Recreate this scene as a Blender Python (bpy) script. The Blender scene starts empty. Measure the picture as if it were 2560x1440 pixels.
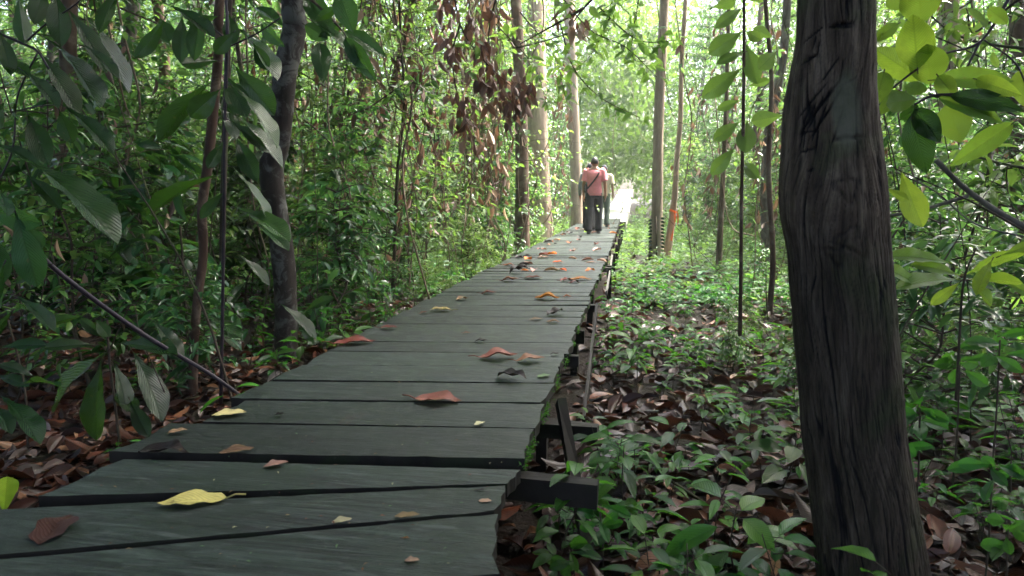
import bpy, math, random
import numpy as np
from mathutils import Vector, Matrix
R = math.radians
random.seed(7); rng = np.random.default_rng(11)
sc = bpy.context.scene
# ------------------------------------------------------------------ camera
F = 1707.0; CAMZ = 0.83; PITCH = math.atan(230 / F); YAW = math.atan(300 / F * math.cos(PITCH))
cd = bpy.data.cameras.new("camera"); cam = bpy.data.objects.new("camera", cd)
sc.collection.objects.link(cam); sc.camera = cam
cd.sensor_width = 36; cd.lens = 36 * F / 2560; cd.clip_start = 0.05; cd.clip_end = 400
cam.location = (0, 0, CAMZ); cam.rotation_euler = (math.pi / 2 - PITCH, 0, YAW)
cd.dof.use_dof = True; cd.dof.focus_distance = 3.6; cd.dof.aperture_fstop = 4.5
# ------------------------------------------------------------------ world, sun, exposure
SUN_EL, SUN_AZ = R(60), R(50)      # azimuth measured from +Y towards +X
w = bpy.data.worlds.new("World"); sc.world = w; w.use_nodes = True
nt = w.node_tree; bg = nt.nodes["Background"]
sky = nt.nodes.new("ShaderNodeTexSky"); sky.sky_type = 'NISHITA'; sky.sun_disc = False
sky.sun_elevation = SUN_EL; sky.sun_rotation = SUN_AZ; sky.air_density = 0.8; sky.dust_density = 6.0; sky.ozone_density = 1.0
nt.links.new(sky.outputs[0], bg.inputs[0]); bg.inputs[1].default_value = 0.15
sl = bpy.data.lights.new("sun", 'SUN'); sun = bpy.data.objects.new("sun", sl); sc.collection.objects.link(sun)
sl.energy = 3.0; sl.angle = R(14.0); sl.color = (1.0, 0.95, 0.86)
sd = Vector((math.sin(SUN_AZ) * math.cos(SUN_EL), math.cos(SUN_AZ) * math.cos(SUN_EL), math.sin(SUN_EL)))
sun.rotation_euler = sd.to_track_quat('Z', 'Y').to_euler(); sun.location = (0, 0, 30)
sc.view_settings.view_transform = 'Standard'; sc.view_settings.look = 'None'
sc.view_settings.exposure = 3.35; sc.view_settings.gamma = 1
sc.cycles.max_bounces = 8; sc.cycles.diffuse_bounces = 4; sc.cycles.glossy_bounces = 3
sc.cycles.transmission_bounces = 6; sc.cycles.transparent_max_bounces = 8
sc.cycles.sample_clamp_indirect = 6; sc.cycles.use_denoising = True
sc.cycles.caustics_reflective = False; sc.cycles.caustics_refractive = False
# ------------------------------------------------------------------ helpers: measuring
cp, sp, cy, sy = math.cos(PITCH), math.sin(PITCH), math.cos(YAW), math.sin(YAW)
def ray(px, py):
    a, b = (px - 1280) / F, (720 - py) / F
    fy, fz = cp + b * sp, -sp + b * cp          # yawless frame: right=a, forward=fy, up=fz
    return Vector((a * cy - fy * sy, a * sy + fy * cy, fz))
def G(px, py, z=0.0):
    d = ray(px, py); return Vector((0, 0, CAMZ)) + d * ((z - CAMZ) / d.z)
def P(px, py, Y):
    d = ray(px, py); return Vector((0, 0, CAMZ)) + d * (Y / d.y)
def gz(x, y):
    x = np.asarray(x, float); y = np.asarray(y, float)
    side = np.clip(np.abs(x + 0.6) - 4.5, 0, 40)
    z = -0.50 + 0.035 * np.sin(1.1 * x + .6 * y) + 0.03 * np.sin(.7 * y - 1.7 * x + 1) + .015 * np.sin(3.1 * x + 2.2 * y) + .012 * np.sin(4.3 * y - 3 * x)
    return z + side * 0.045 + np.clip(y - 26, 0, 60) * 0.012
def gzf(x, y): return float(gz(x, y))
# ------------------------------------------------------------------ helpers: objects
col = sc.collection
def tag(o, label=None, cat=None, group=None, kind=None):
    if label: o['label'] = label
    if cat: o['category'] = cat
    if group: o['group'] = group
    if kind: o['kind'] = kind
    return o
def empty(name, loc=(0, 0, 0), rz=0):
    o = bpy.data.objects.new(name, None); col.objects.link(o); o.location = loc; o.rotation_euler = (0, 0, rz)
    o.empty_display_size = 0.1; return o
class MB:
    def __init__(s): s.V = []; s.L = []; s.S = []; s.U = []; s.T = []; s.M = []; s.n = 0; s.C = []
    def add(s, V, faces, uv=None, tint=0.5, mat=0):
        V = np.asarray(V, float).reshape(-1, 3); base = s.n
        s.V.append(V); s.n += len(V)
        fl = [i for f in faces for i in f]
        s.L.append(np.asarray(fl, np.int64) + base); s.S.append(np.asarray([len(f) for f in faces], np.int64))
        s.U.append(np.asarray(uv, float)[fl] if uv is not None else np.zeros((len(fl), 2)))
        s.T.append(np.full(len(V), tint) if np.isscalar(tint) else np.asarray(tint, float)); s.M.append(np.full(len(faces), mat))
    def leaves(s, T, P0, D, N, Ln, Wd, tint, mat=0):
        tv, tf, tu = T; n = len(P0)
        if n == 0: return
        P0 = np.asarray(P0, float); D = np.asarray(D, float); N = np.asarray(N, float)
        D = D / (np.linalg.norm(D, axis=1, keepdims=True) + 1e-9)
        S_ = np.cross(D, N); S_ /= (np.linalg.norm(S_, axis=1, keepdims=True) + 1e-9)
        U_ = np.cross(S_, D)
        Ln = np.asarray(Ln)[:, None, None]; Wd = np.asarray(Wd)[:, None, None]
        V = P0[:, None, :] + D[:, None, :] * tv[None, :, 0:1] * Ln + S_[:, None, :] * tv[None, :, 1:2] * Wd + U_[:, None, :] * tv[None, :, 2:3] * Ln
        k = len(tv); fl = np.array([i for f in tf for i in f]); sz = np.array([len(f) for f in tf])
        s.V.append(V.reshape(-1, 3)); s.L.append((fl[None, :] + (np.arange(n) * k)[:, None] + s.n).ravel()); s.S.append(np.tile(sz, n))
        s.U.append(np.tile(tu[fl], (n, 1))); s.T.append(np.repeat(np.asarray(tint, float), k)); s.M.append(np.full(n * len(tf), mat)); s.n += n * k
    def tube(s, pts, rad, sides=6, tint=0.5, mat=0, wob=0.0):
        pts = np.asarray([tuple(p) for p in pts], float); n = len(pts)
        rad = np.full(n, rad) if np.isscalar(rad) else np.asarray(rad, float)
        t = np.gradient(pts, axis=0); t /= np.linalg.norm(t, axis=1, keepdims=True) + 1e-9
        ref = np.array([1.0, 0.02, 0.03]) if abs(t[:, 2]).mean() > .5 else np.array([0.02, 0.03, 1.0])
        a = np.cross(t, ref); a /= np.linalg.norm(a, axis=1, keepdims=True) + 1e-9; b = np.cross(t, a)
        th = np.arange(sides) * 2 * math.pi / sides
        rr = rad[:, None] * (1 + wob * rng.normal(size=(n, sides)))
        V = pts[:, None, :] + rr[..., None] * (np.cos(th)[None, :, None] * a[:, None, :] + np.sin(th)[None, :, None] * b[:, None, :])
        F_ = [(i * sides + j, i * sides + (j + 1) % sides, (i + 1) * sides + (j + 1) % sides, (i + 1) * sides + j) for i in range(n - 1) for j in range(sides)]
        F_.append(tuple(range(sides))[::-1]); F_.append(tuple((n - 1) * sides + j for j in range(sides)))
        ln = np.concatenate([[0], np.cumsum(np.linalg.norm(np.diff(pts, axis=0), axis=1))])
        uv = np.stack([np.tile(th / 6.28, n), np.repeat(ln, sides)], 1)
        s.add(V.reshape(-1, 3), F_, uv, tint, mat)
    def box(s, c, sx, sy_, sz, rz=0, tint=.5, jit=0.0):
        v = np.array([(x, y, z) for x in (-.5, .5) for y in (-.5, .5) for z in (-.5, .5)]) * (sx, sy_, sz)
        v = v + rng.normal(size=v.shape) * jit
        c_, s_ = math.cos(rz), math.sin(rz)
        v = np.stack([v[:, 0] * c_ - v[:, 1] * s_, v[:, 0] * s_ + v[:, 1] * c_, v[:, 2]], 1) + np.asarray(c)
        s.add(v, [(0, 1, 3, 2), (4, 6, 7, 5), (0, 4, 5, 1), (2, 3, 7, 6), (0, 2, 6, 4), (1, 5, 7, 3)], None, tint)
    def mesh(s, name, mats, smooth=True):
        me = bpy.data.meshes.new(name)
        V = np.concatenate(s.V); L = np.concatenate(s.L); S_ = np.concatenate(s.S)
        me.vertices.add(len(V)); me.vertices.foreach_set("co", V.astype(np.float32).ravel())
        me.loops.add(len(L)); me.loops.foreach_set("vertex_index", L.astype(np.int32))
        me.polygons.add(len(S_)); me.polygons.foreach_set("loop_start", np.concatenate([[0], np.cumsum(S_)[:-1]]).astype(np.int32))
        me.polygons.foreach_set("loop_total", S_.astype(np.int32))
        for m in (mats if isinstance(mats, (list, tuple)) else [mats]): me.materials.append(m)
        me.polygons.foreach_set("material_index", np.concatenate(s.M).astype(np.int32))
        me.polygons.foreach_set("use_smooth", np.full(len(S_), smooth))
        uv = me.uv_layers.new(name="UVMap"); uv.data.foreach_set("uv", np.concatenate(s.U).astype(np.float32).ravel())
        at = me.attributes.new("tint", 'FLOAT', 'POINT'); at.data.foreach_set("value", np.concatenate(s.T).astype(np.float32))
        me.update(calc_edges=True); me.validate(); return me
    def build(s, name, mats, parent=None, smooth=True, loc=(0, 0, 0)):
        o = bpy.data.objects.new(name, s.mesh(name, mats, smooth)); col.objects.link(o); o.location = loc
        if parent: o.parent = parent
        return o
def copy_tree(o, parent=None):
    c = o.copy(); col.objects.link(c); c.parent = parent
    for ch in KIDS.get(o.name, ()): copy_tree(ch, c)
    return c
KIDS = {}
def kid(p, *cs):
    KIDS.setdefault(p.name, []).extend(cs)
# leaf templates: (along, across(+-.5), up), faces, uv
def template(n, fold=0.12, droop=0.25, wave=0.0, shape='oval', cols=2):
    vs, uv = [], []
    for i in range(n + 1):
        t = i / n
        if shape == 'oval': wd = math.sin(math.pi * t ** 0.85) ** 0.8
        elif shape == 'ob': wd = math.sin(math.pi * t ** 1.5) ** 0.75 * (0.75 + .35 * t)     # widest past the middle
        else: wd = math.sin(math.pi * t ** 0.7)
        if i in (0, n): wd = 0.02 if i else 0.05
        z = -droop * t * t
        for j in range(-cols, cols + 1):
            u = j / cols
            vs.append((t, 0.5 * wd * u, z + fold * abs(u) * wd * 0.5 + wave * math.sin(t * 19 + (j > 0) * 1.3) * abs(u)))
            uv.append((0.5 + 0.5 * u * wd, t))
    k = 2 * cols + 1
    fs = [(i * k + j, i * k + j + 1, (i + 1) * k + j + 1, (i + 1) * k + j) for i in range(n) for j in range(k - 1)]
    return np.array(vs), fs, np.array(uv)
T_BIG = template(16, .14, .22, .012, 'ob', 4); T_BIGO = template(16, .12, .22, .01, 'oval', 4)
T_MID = template(6, .16, .25, .01, 'oval', 1)
T_LOW = (np.array([(0, 0, 0), (.45, -.5, .05), (.5, 0, -.03), (.45, .5, .05), (1, 0, -.16)]), [(0, 1, 2), (0, 2, 3), (1, 4, 2), (2, 4, 3)],
         np.array([(.5, 0), (0, .45), (.5, .5), (1, .45), (.5, 1.)]))
def curl_template(n, c, e):
    v, f, u = template(n, c, e, .02, 'oval', 2); return v, f, u
T_DEAD = [curl_template(6, .32, .2), curl_template(6, -.25, -.2), curl_template(6, .12, .35), curl_template(6, .5, -.12)]
# ------------------------------------------------------------------ materials
def newmat(name):
    m = bpy.data.materials.new(name); m.use_nodes = True; t = m.node_tree; t.nodes.clear()
    out = t.nodes.new("ShaderNodeOutputMaterial"); b = t.nodes.new("ShaderNodeBsdfPrincipled"); t.links.new(b.outputs[0], out.inputs[0])
    return m, t, b, out
def ramp(t, fac, stops):
    r = t.nodes.new("ShaderNodeValToRGB"); t.links.new(fac, r.inputs[0])
    while len(r.color_ramp.elements) < len(stops): r.color_ramp.elements.new(0.5)
    for e, (p, c) in zip(r.color_ramp.elements, stops): e.position = p; e.color = (*c, 1)
    return r.outputs[0]
def math_(t, op, a, b=None):
    n = t.nodes.new("ShaderNodeMath"); n.operation = op
    for i, v in enumerate((a, b)):
        if v is None: continue
        if isinstance(v, (int, float)): n.inputs[i].default_value = v
        else: t.links.new(v, n.inputs[i])
    return n.outputs[0]
def mixc(t, f, a, b, mode='MIX'):
    n = t.nodes.new("ShaderNodeMix"); n.data_type = 'RGBA'; n.blend_type = mode
    for i, v in ((0, f), (6, a), (7, b)):
        if isinstance(v, (int, float)): n.inputs[i].default_value = v
        elif isinstance(v, tuple): n.inputs[i].default_value = (*v, 1)
        else: t.links.new(v, n.inputs[i])
    return n.outputs[2]
def noise(t, scale, detail=4, rough=.55, vec=None, mapping=None, obj=True, dist=0.0):
    n = t.nodes.new("ShaderNodeTexNoise"); n.inputs['Scale'].default_value = scale; n.inputs['Detail'].default_value = detail
    n.inputs['Roughness'].default_value = rough; n.inputs['Distortion'].default_value = dist
    if vec is None:
        tc = t.nodes.new("ShaderNodeTexCoord"); vec = tc.outputs['Object'] if obj else tc.outputs['UV']
    if mapping is not None:
        mp = t.nodes.new("ShaderNodeMapping"); mp.inputs['Scale'].default_value = mapping; t.links.new(vec, mp.inputs[0]); vec = mp.outputs[0]
    t.links.new(vec, n.inputs[0]); return n.outputs['Fac']
def bump(t, b, h, strength=.4, dist=.01):
    n = t.nodes.new("ShaderNodeBump"); n.inputs['Strength'].default_value = strength; n.inputs['Distance'].default_value = dist
    t.links.new(h, n.inputs['Height']); t.links.new(n.outputs[0], b.inputs['Normal']); return n.outputs[0]
def leaf_mat(name, stops, trans, rough=.3, tfac=.35, veins=0, vdist=.004, spots=True, spec=.5):
    m, t, b, out = newmat(name)
    at = t.nodes.new("ShaderNodeAttribute"); at.attribute_name = "tint"
    c = ramp(t, at.outputs['Fac'], stops)
    oi = t.nodes.new("ShaderNodeObjectInfo")
    v = math_(t, 'ADD', math_(t, 'MULTIPLY', oi.outputs['Random'], .9), .5)
    hs = t.nodes.new("ShaderNodeHueSaturation"); t.links.new(c, hs.inputs['Color']); t.links.new(v, hs.inputs['Value']); t.links.new(math_(t, 'ADD', math_(t, 'MULTIPLY', math_(t, 'FRACT', math_(t, 'MULTIPLY', oi.outputs['Random'], 13.7)), .05), .475), hs.inputs['Hue'])
    c = hs.outputs[0]
    if spots: c = mixc(t, math_(t, 'MULTIPLY', math_(t, 'GREATER_THAN', noise(t, 31, 2), .70), .6), c, (.10, .07, .02))
    if veins:
        uvn = t.nodes.new("ShaderNodeTexCoord"); sx = t.nodes.new("ShaderNodeSeparateXYZ"); t.links.new(uvn.outputs['UV'], sx.inputs[0])
        au = math_(t, 'ABSOLUTE', math_(t, 'SUBTRACT', sx.outputs[0], .5))
        ph = math_(t, 'SUBTRACT', math_(t, 'MULTIPLY', sx.outputs[1], veins), math_(t, 'MULTIPLY', math_(t, 'POWER', au, 1.3), veins * .9))
        h = math_(t, 'POWER', math_(t, 'ABSOLUTE', math_(t, 'SINE', ph)), .5)
        mid = math_(t, 'MINIMUM', math_(t, 'MULTIPLY', au, 26), 1.0); hv = math_(t, 'MULTIPLY', h, mid)
        blot = noise(t, 26, 4, .6)
        c = mixc(t, math_(t, 'MULTIPLY', math_(t, 'SUBTRACT', 1.0, hv), .55), c, tuple(x * .35 for x in stops[1][1]) if len(stops) > 1 else (0, 0, 0))
        c = mixc(t, ramp(t, blot, [(.45, (0,) * 3), (.7, (.45,) * 3)]), c, tuple(x * .6 for x in stops[0][1]))
    t.links.new(c, b.inputs['Base Color']); b.inputs['Roughness'].default_value = rough; b.inputs['Specular IOR Level'].default_value = spec
    tr = t.nodes.new("ShaderNodeBsdfTranslucent"); tc2 = mixc(t, .55, c, trans); t.links.new(tc2, tr.inputs[0])
    mx = t.nodes.new("ShaderNodeMixShader"); mx.inputs[0].default_value = tfac
    t.links.new(b.outputs[0], mx.inputs[1]); t.links.new(tr.outputs[0], mx.inputs[2]); t.links.new(mx.outputs[0], out.inputs[0])
    if veins: bump(t, b, hv, .9, vdist)
    return m
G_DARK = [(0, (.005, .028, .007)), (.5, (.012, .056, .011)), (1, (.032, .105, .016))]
G_MID = [(0, (.007, .036, .015)), (.4, (.020, .080, .026)), (.75, (.046, .140, .032)), (1, (.13, .22, .045))]
G_LITE = [(0, (.03, .08, .02)), (.5, (.06, .15, .025)), (1, (.20, .32, .05))]
M = {}
M['leaf_dark'] = leaf_mat('glossy dark leaf', G_DARK, (.10, .26, .02), .24, .30, veins=60, vdist=.0026, spec=.42)
M['leaf_lime'] = leaf_mat('translucent lime leaf', [(0, (.03, .08, .015)), (.5, (.10, .22, .02)), (1, (.28, .36, .03))], (.42, .62, .05), .3, .5, veins=60, vdist=.002)
M['leaf_mid'] = leaf_mat('understorey leaf', G_MID, (.20, .40, .08), .22, .42)
M['leaf_lite'] = leaf_mat('young leaf', G_LITE, (.30, .52, .07), .28, .42, veins=50, vdist=.0015)
M['leaf_seed'] = leaf_mat('seedling leaf', [(0, (.010, .052, .012)), (.5, (.028, .12, .020)), (1, (.09, .23, .028))], (.14, .46, .03), .22, .35, veins=40, vdist=.0012, spots=False, spec=.3)
M['leaf_canopy'] = leaf_mat('canopy leaf', G_MID, (.20, .40, .04), .4, .42, spots=False)
DEADS = [(0, (.035, .014, .008)), (.25, (.07, .028, .014)), (.5, (.13, .055, .025)), (.72, (.20, .085, .04)), (.88, (.25, .14, .07)), (1, (.34, .26, .12))]
M['dead'] = leaf_mat('dead leaf', DEADS, (.22, .09, .03), .42, .12, veins=38, vdist=.0008, spots=False)
M['litter'] = leaf_mat('litter leaf', [(0, (.010, .005, .004)), (.3, (.035, .013, .007)), (.65, (.070, .026, .013)), (.86, (.17, .062, .026)), (1, (.34, .20, .10))], (.15, .06, .02), .3, .06, spec=.3, veins=38, vdist=.0008, spots=False)
M['hang'] = leaf_mat('hanging dead leaf', [(0, (.045, .022, .014)), (.5, (.12, .065, .040)), (1, (.32, .21, .14))], (.26, .13, .07), .55, .22, spots=False)
def single(name, c, rough=.4):
    return leaf_mat(name, [(0, tuple(x * .8 for x in c)), (1, c)], c, rough, .1, veins=38, vdist=.0010, spots=True, spec=.2)
def bark(name, c1, c2, c3, sc_=9, stretch=.25, bd=.012, rough=.85, patch=2.2):
    m, t, b, out = newmat(name)
    n1 = noise(t, sc_, 8, .65, mapping=(1, 1, stretch)); n2 = noise(t, patch, 5, .7, dist=.6)
    c = ramp(t, n1, [(.3, c1), (.7, c2)])
    c = mixc(t, ramp(t, n2, [(.5, (0, 0, 0)), (.6, (.75, .75, .75))]), c, c3)
    t.links.new(c, b.inputs['Base Color']); b.inputs['Roughness'].default_value = rough; b.inputs['Specular IOR Level'].default_value = .2
    bump(t, b, n1, .8, bd); return m
M['bark_mottled'] = bark('lichen mottled bark', (.010, .007, .006), (.032, .024, .020), (.11, .11, .10), 24, .35, .006, .75, 7)
M['bark_red'] = bark('reddish bark', (.022, .012, .008), (.075, .042, .028), (.16, .12, .09), 20, .15, .004, .8, 5)
M['bark_brown'] = bark('brown bark', (.04, .026, .018), (.13, .085, .06), (.17, .14, .10), 12, .2)
M['bark_pale'] = bark('pale buff bark', (.13, .095, .065), (.42, .34, .26), (.24, .19, .14), 9, .14, .03)
M['bark_grey'] = bark('grey bark', (.05, .045, .038), (.15, .135, .115), (.24, .23, .19), 14, .3)
M['stem'] = bark('green brown stem', (.02, .016, .012), (.06, .045, .03), (.07, .08, .04), 40, .2, .002)
M['twig'] = bark('dark purple twig', (.010, .008, .012), (.03, .02, .028), (.05, .035, .04), 60, .2, .001, .4)
M['vine'] = bark('tan liana', (.05, .035, .022), (.15, .11, .075), (.2, .17, .12), 40, .2, .002)
def wood_deck():
    m, t, b, out = newmat('weathered green deck wood')
    tc = t.nodes.new("ShaderNodeTexCoord"); oi = t.nodes.new("ShaderNodeObjectInfo")
    va = t.nodes.new("ShaderNodeVectorMath"); va.operation = 'ADD'
    cmb = t.nodes.new("ShaderNodeCombineXYZ"); t.links.new(math_(t, 'MULTIPLY', oi.outputs['Random'], 37.0), cmb.inputs[1]); t.links.new(math_(t, 'MULTIPLY', oi.outputs['Random'], 11.0), cmb.inputs[0])
    t.links.new(tc.outputs['Object'], va.inputs[0]); t.links.new(cmb.outputs[0], va.inputs[1]); v = va.outputs[0]
    g1 = noise(t, 1, 8, .72, v, (2.2, 34, 10), dist=1.2)       # grain runs along the plank (x)
    g2 = noise(t, 1, 6, .75, v, (3.0, 110, 30), dist=.8)
    big = noise(t, 2.2, 5, .65, v, dist=.6); fine = noise(t, 140, 3, .7, v); mid = noise(t, 5, 7, .7, v, (1, 1.8, 1), dist=1.2)
    streak = noise(t, 1, 5, .6, v, (4, 22, 8), dist=2.0)
    c = ramp(t, g1, [(.38, (.003, .005, .0045)), (.47, (.010, .017, .014)), (.54, (.021, .035, .029)), (.64, (.048, .067, .060))])
    c = mixc(t, ramp(t, big, [(.44, (.0,) * 3), (.56, (.8,) * 3)]), c, (.008, .019, .011))
    c = mixc(t, ramp(t, mid, [(.55, (.0,) * 3), (.68, (.6,) * 3)]), c, (.030, .039, .039))
    c = mixc(t, ramp(t, streak, [(.58, (0,) * 3), (.66, (.6,) * 3)]), c, (.075, .088, .086))
    c = mixc(t, ramp(t, g2, [(.53, (0,) * 3), (.62, (.9,) * 3)]), c, (.004, .005, .005))
    c = mixc(t, ramp(t, fine, [(.64, (0,) * 3), (.72, (.5,) * 3)]), c, (.12, .12, .10))
    c = mixc(t, ramp(t, noise(t, 3.1, 4, .7, v, dist=1), [(.66, (0,) * 3), (.74, (.5,) * 3)]), c, (.040, .022, .013))
    c = mixc(t, ramp(t, noise(t, 1, 3, .5, v, (1.3, 60, 10), dist=.6), [(.70, (0,) * 3), (.72, (.9,) * 3)]), c, (.002, .002, .002))
    c = mixc(t, ramp(t, noise(t, 7, 6, .75, v, (1, 2.4, 1), dist=2.5), [(.60, (0,) * 3), (.68, (.5,) * 3)]), c, (.070, .082, .082))
    hv = math_(t, 'ADD', math_(t, 'MULTIPLY', oi.outputs['Random'], .6), .5)
    hs = t.nodes.new("ShaderNodeHueSaturation"); t.links.new(c, hs.inputs['Color']); t.links.new(hv, hs.inputs['Value'])
    t.links.new(hs.outputs[0], b.inputs['Base Color'])
    t.links.new(ramp(t, mid, [(.3, (.34,) * 3), (.7, (.58,) * 3)]), b.inputs['Roughness'])
    h = math_(t, 'ADD', math_(t, 'ADD', g2, g1), math_(t, 'MULTIPLY', fine, .4))
    b.inputs['Specular IOR Level'].default_value = .3; bump(t, b, h, .9, .004); return m
M['deck'] = wood_deck()
M['beam'] = bark('dark timber and gap shade', (.006, .005, .004), (.018, .015, .012), (.014, .020, .008), 10, .6, .004, .7, 3)
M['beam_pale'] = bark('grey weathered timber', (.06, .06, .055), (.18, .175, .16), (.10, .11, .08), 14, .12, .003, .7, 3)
M['moss'] = bark('moss', (.02, .04, .008), (.07, .11, .02), (.10, .12, .03), 40, 1, .004, .95, 9)
def soil():
    m, t, b, out = newmat('wet dark forest soil')
    n1 = noise(t, 7, 8, .7); n2 = noise(t, .9, 4, .6); n3 = noise(t, 45, 4, .7)
    c = ramp(t, n1, [(.3, (.006, .004, .003)), (.55, (.016, .010, .007)), (.75, (.036, .021, .013))])
    c = mixc(t, ramp(t, n2, [(.5, (0,) * 3), (.7, (.4,) * 3)]), c, (.035, .045, .014))
    t.links.new(c, b.inputs['Base Color']); t.links.new(ramp(t, n3, [(.3, (.5,) * 3), (.7, (.95,) * 3)]), b.inputs['Roughness']); b.inputs['Specular IOR Level'].default_value = .2
    bump(t, b, math_(t, 'ADD', n1, n3), 1, .03); return m
M['soil'] = soil()
def plain(name, c, rough=.8, nsc=30, var=.25, bd=.002):
    m, t, b, out = newmat(name); n1 = noise(t, nsc, 5, .6)
    t.links.new(ramp(t, n1, [(.25, tuple(x * (1 - var) for x in c)), (.75, tuple(x * (1 + var) for x in c))]), b.inputs['Base Color'])
    b.inputs['Roughness'].default_value = rough; bump(t, b, n1, .4, bd); return m
M['concrete'] = plain('pale concrete path', (.55, .54, .50), .8, 3, .12)
# ------------------------------------------------------------------ forest floor and far path
def grid(name, xs, ys, zf, mat):
    X, Y = np.meshgrid(xs, ys); V = np.stack([X, Y, zf(X, Y)], -1).reshape(-1, 3); nx = len(xs)
    F_ = [(j * nx + i, j * nx + i + 1, (j + 1) * nx + i + 1, (j + 1) * nx + i) for j in range(len(ys) - 1) for i in range(nx - 1)]
    b = MB(); b.add(V, F_); return b.build(name, mat)
def ax(a, b, fine0, fine1, f, c): return np.unique(np.round(np.concatenate([np.arange(a, fine0, c), np.arange(fine0, fine1, f), np.arange(fine1, b + c, c)]), 4))
def floorz(X, Y):
    z = gz(X, Y) + .012 * np.sin(17 * X + 3 * np.sin(9 * Y)) * np.sin(14 * Y)
    return z
tag(grid('forest_floor', ax(-120, 120, -6, 6, .12, 3.0), ax(-40, 160, -1, 12, .12, 3.0), floorz, M['soil']), kind='structure')
# far pale path: leaves the end of the boardwalk, dips level and climbs away
PX = -0.92
def pathz(Y): return np.interp(Y, [24, 26, 60, 78, 110], [-.12, -.06, .25, .7, 1.9])
ys = np.arange(25.2, 108, 1.0); b_ = MB(); xs = np.array([-1, -.33, .33, 1])
hw = np.interp(ys, [25, 32, 60, 108], [.72, .75, .8, 1.0])
V = np.array([(PX + u * h, y, pathz(y) + (.0)) for y, h in zip(ys, hw) for u in xs])
b_.add(V, [(j * 4 + i, j * 4 + i + 1, (j + 1) * 4 + i + 1, (j + 1) * 4 + i) for j in range(len(ys) - 1) for i in range(3)])
sk = np.array([(PX + s * h, y, z) for y, h in zip(ys, hw) for s, z in ((-1, float(pathz(y))), (-1.02, gzf(PX, y) - .4), (1, float(pathz(y))), (1.02, gzf(PX, y) - .4))])
b_.add(sk, [(j * 4 + a, (j + 1) * 4 + a, (j + 1) * 4 + a + 1, j * 4 + a + 1) for j in range(len(ys) - 1) for a in (0, 2)])
tag(b_.build('path', M['concrete'], smooth=False), kind='structure')
# ------------------------------------------------------------------ boardwalk
XL, XR = -1.61, -0.325
bw = empty('boardwalk', (-0.97, 2.0, 0)); tag(bw, 'long narrow boardwalk of weathered green grey planks leading into the forest', 'boardwalk')
def plank(quad, th=.042, nx=26, ragged=.006):
    """quad: back-left, back-right, front-right, front-left (world xy)."""
    bl, br, fr, fl = [Vector((q[0], q[1])) for q in quad]
    c = (bl + br + fr + fl) / 4; b = MB(); ny = 4
    wav1 = rng.normal(size=nx + 1) * .0018; wav2 = rng.normal(size=nx + 1) * .0018
    ra = rng.normal(size=ny + 1) * ragged; rb = rng.normal(size=ny + 1) * ragged
    cup = rng.normal() * .002; tilt = rng.normal() * .0016; twist = rng.normal() * .0022
    top = []
    for i in range(nx + 1):
        u = i / nx
        for j in range(ny + 1):
            v = j / ny
            p = (bl.lerp(br, u)).lerp(fl.lerp(fr, u), v)
            y = p.y + (wav1[i] if j == 0 else wav2[i] if j == ny else 0)
            x = p.x + (ra[j] if i == 0 else rb[j] if i == nx else 0)
            z = cup * (4 * (v - .5) ** 2 - 1) + tilt * (v - .5) * 2 + twist * (u - .5) * (v - .5) * 4
            if j in (0, ny) or i in (0, nx): z -= .0025
            top.append((x - c.x, y - c.y, z))
    top = np.array(top); k = ny + 1
    fs = [(i * k + j, i * k + j + 1, (i + 1) * k + j + 1, (i + 1) * k + j) for i in range(nx) for j in range(ny)]
    ring = [i * k for i in range(nx + 1)] + [nx * k + j for j in range(1, k)] + [i * k + ny for i in range(nx - 1, -1, -1)] + [j for j in range(ny - 1, 0, -1)]
    n0 = len(top); low = top[ring] - (0, 0, th); allv = np.concatenate([top, low]); m_ = len(ring)
    fs += [(ring[i], ring[(i + 1) % m_], n0 + (i + 1) % m_, n0 + i) for i in range(m_)]
    fs.append(tuple(n0 + i for i in range(m_))[::-1])
    b.add(allv, fs); mi = np.ones(len(fs), int); mi[:nx * ny] = 0; b.M[-1] = mi  # side faces coloured darker to deepen the shade in the gaps
    me = b.mesh('plank', [M['deck'], M['beam']], smooth=False)
    o = bpy.data.objects.new('plank', me); col.objects.link(o); o.parent = bw
    o.location = (c.x + .97, c.y - 2.0, 0); return o
def gp(px, py): q = G(px, py); return (q.x, q.y)
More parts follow.
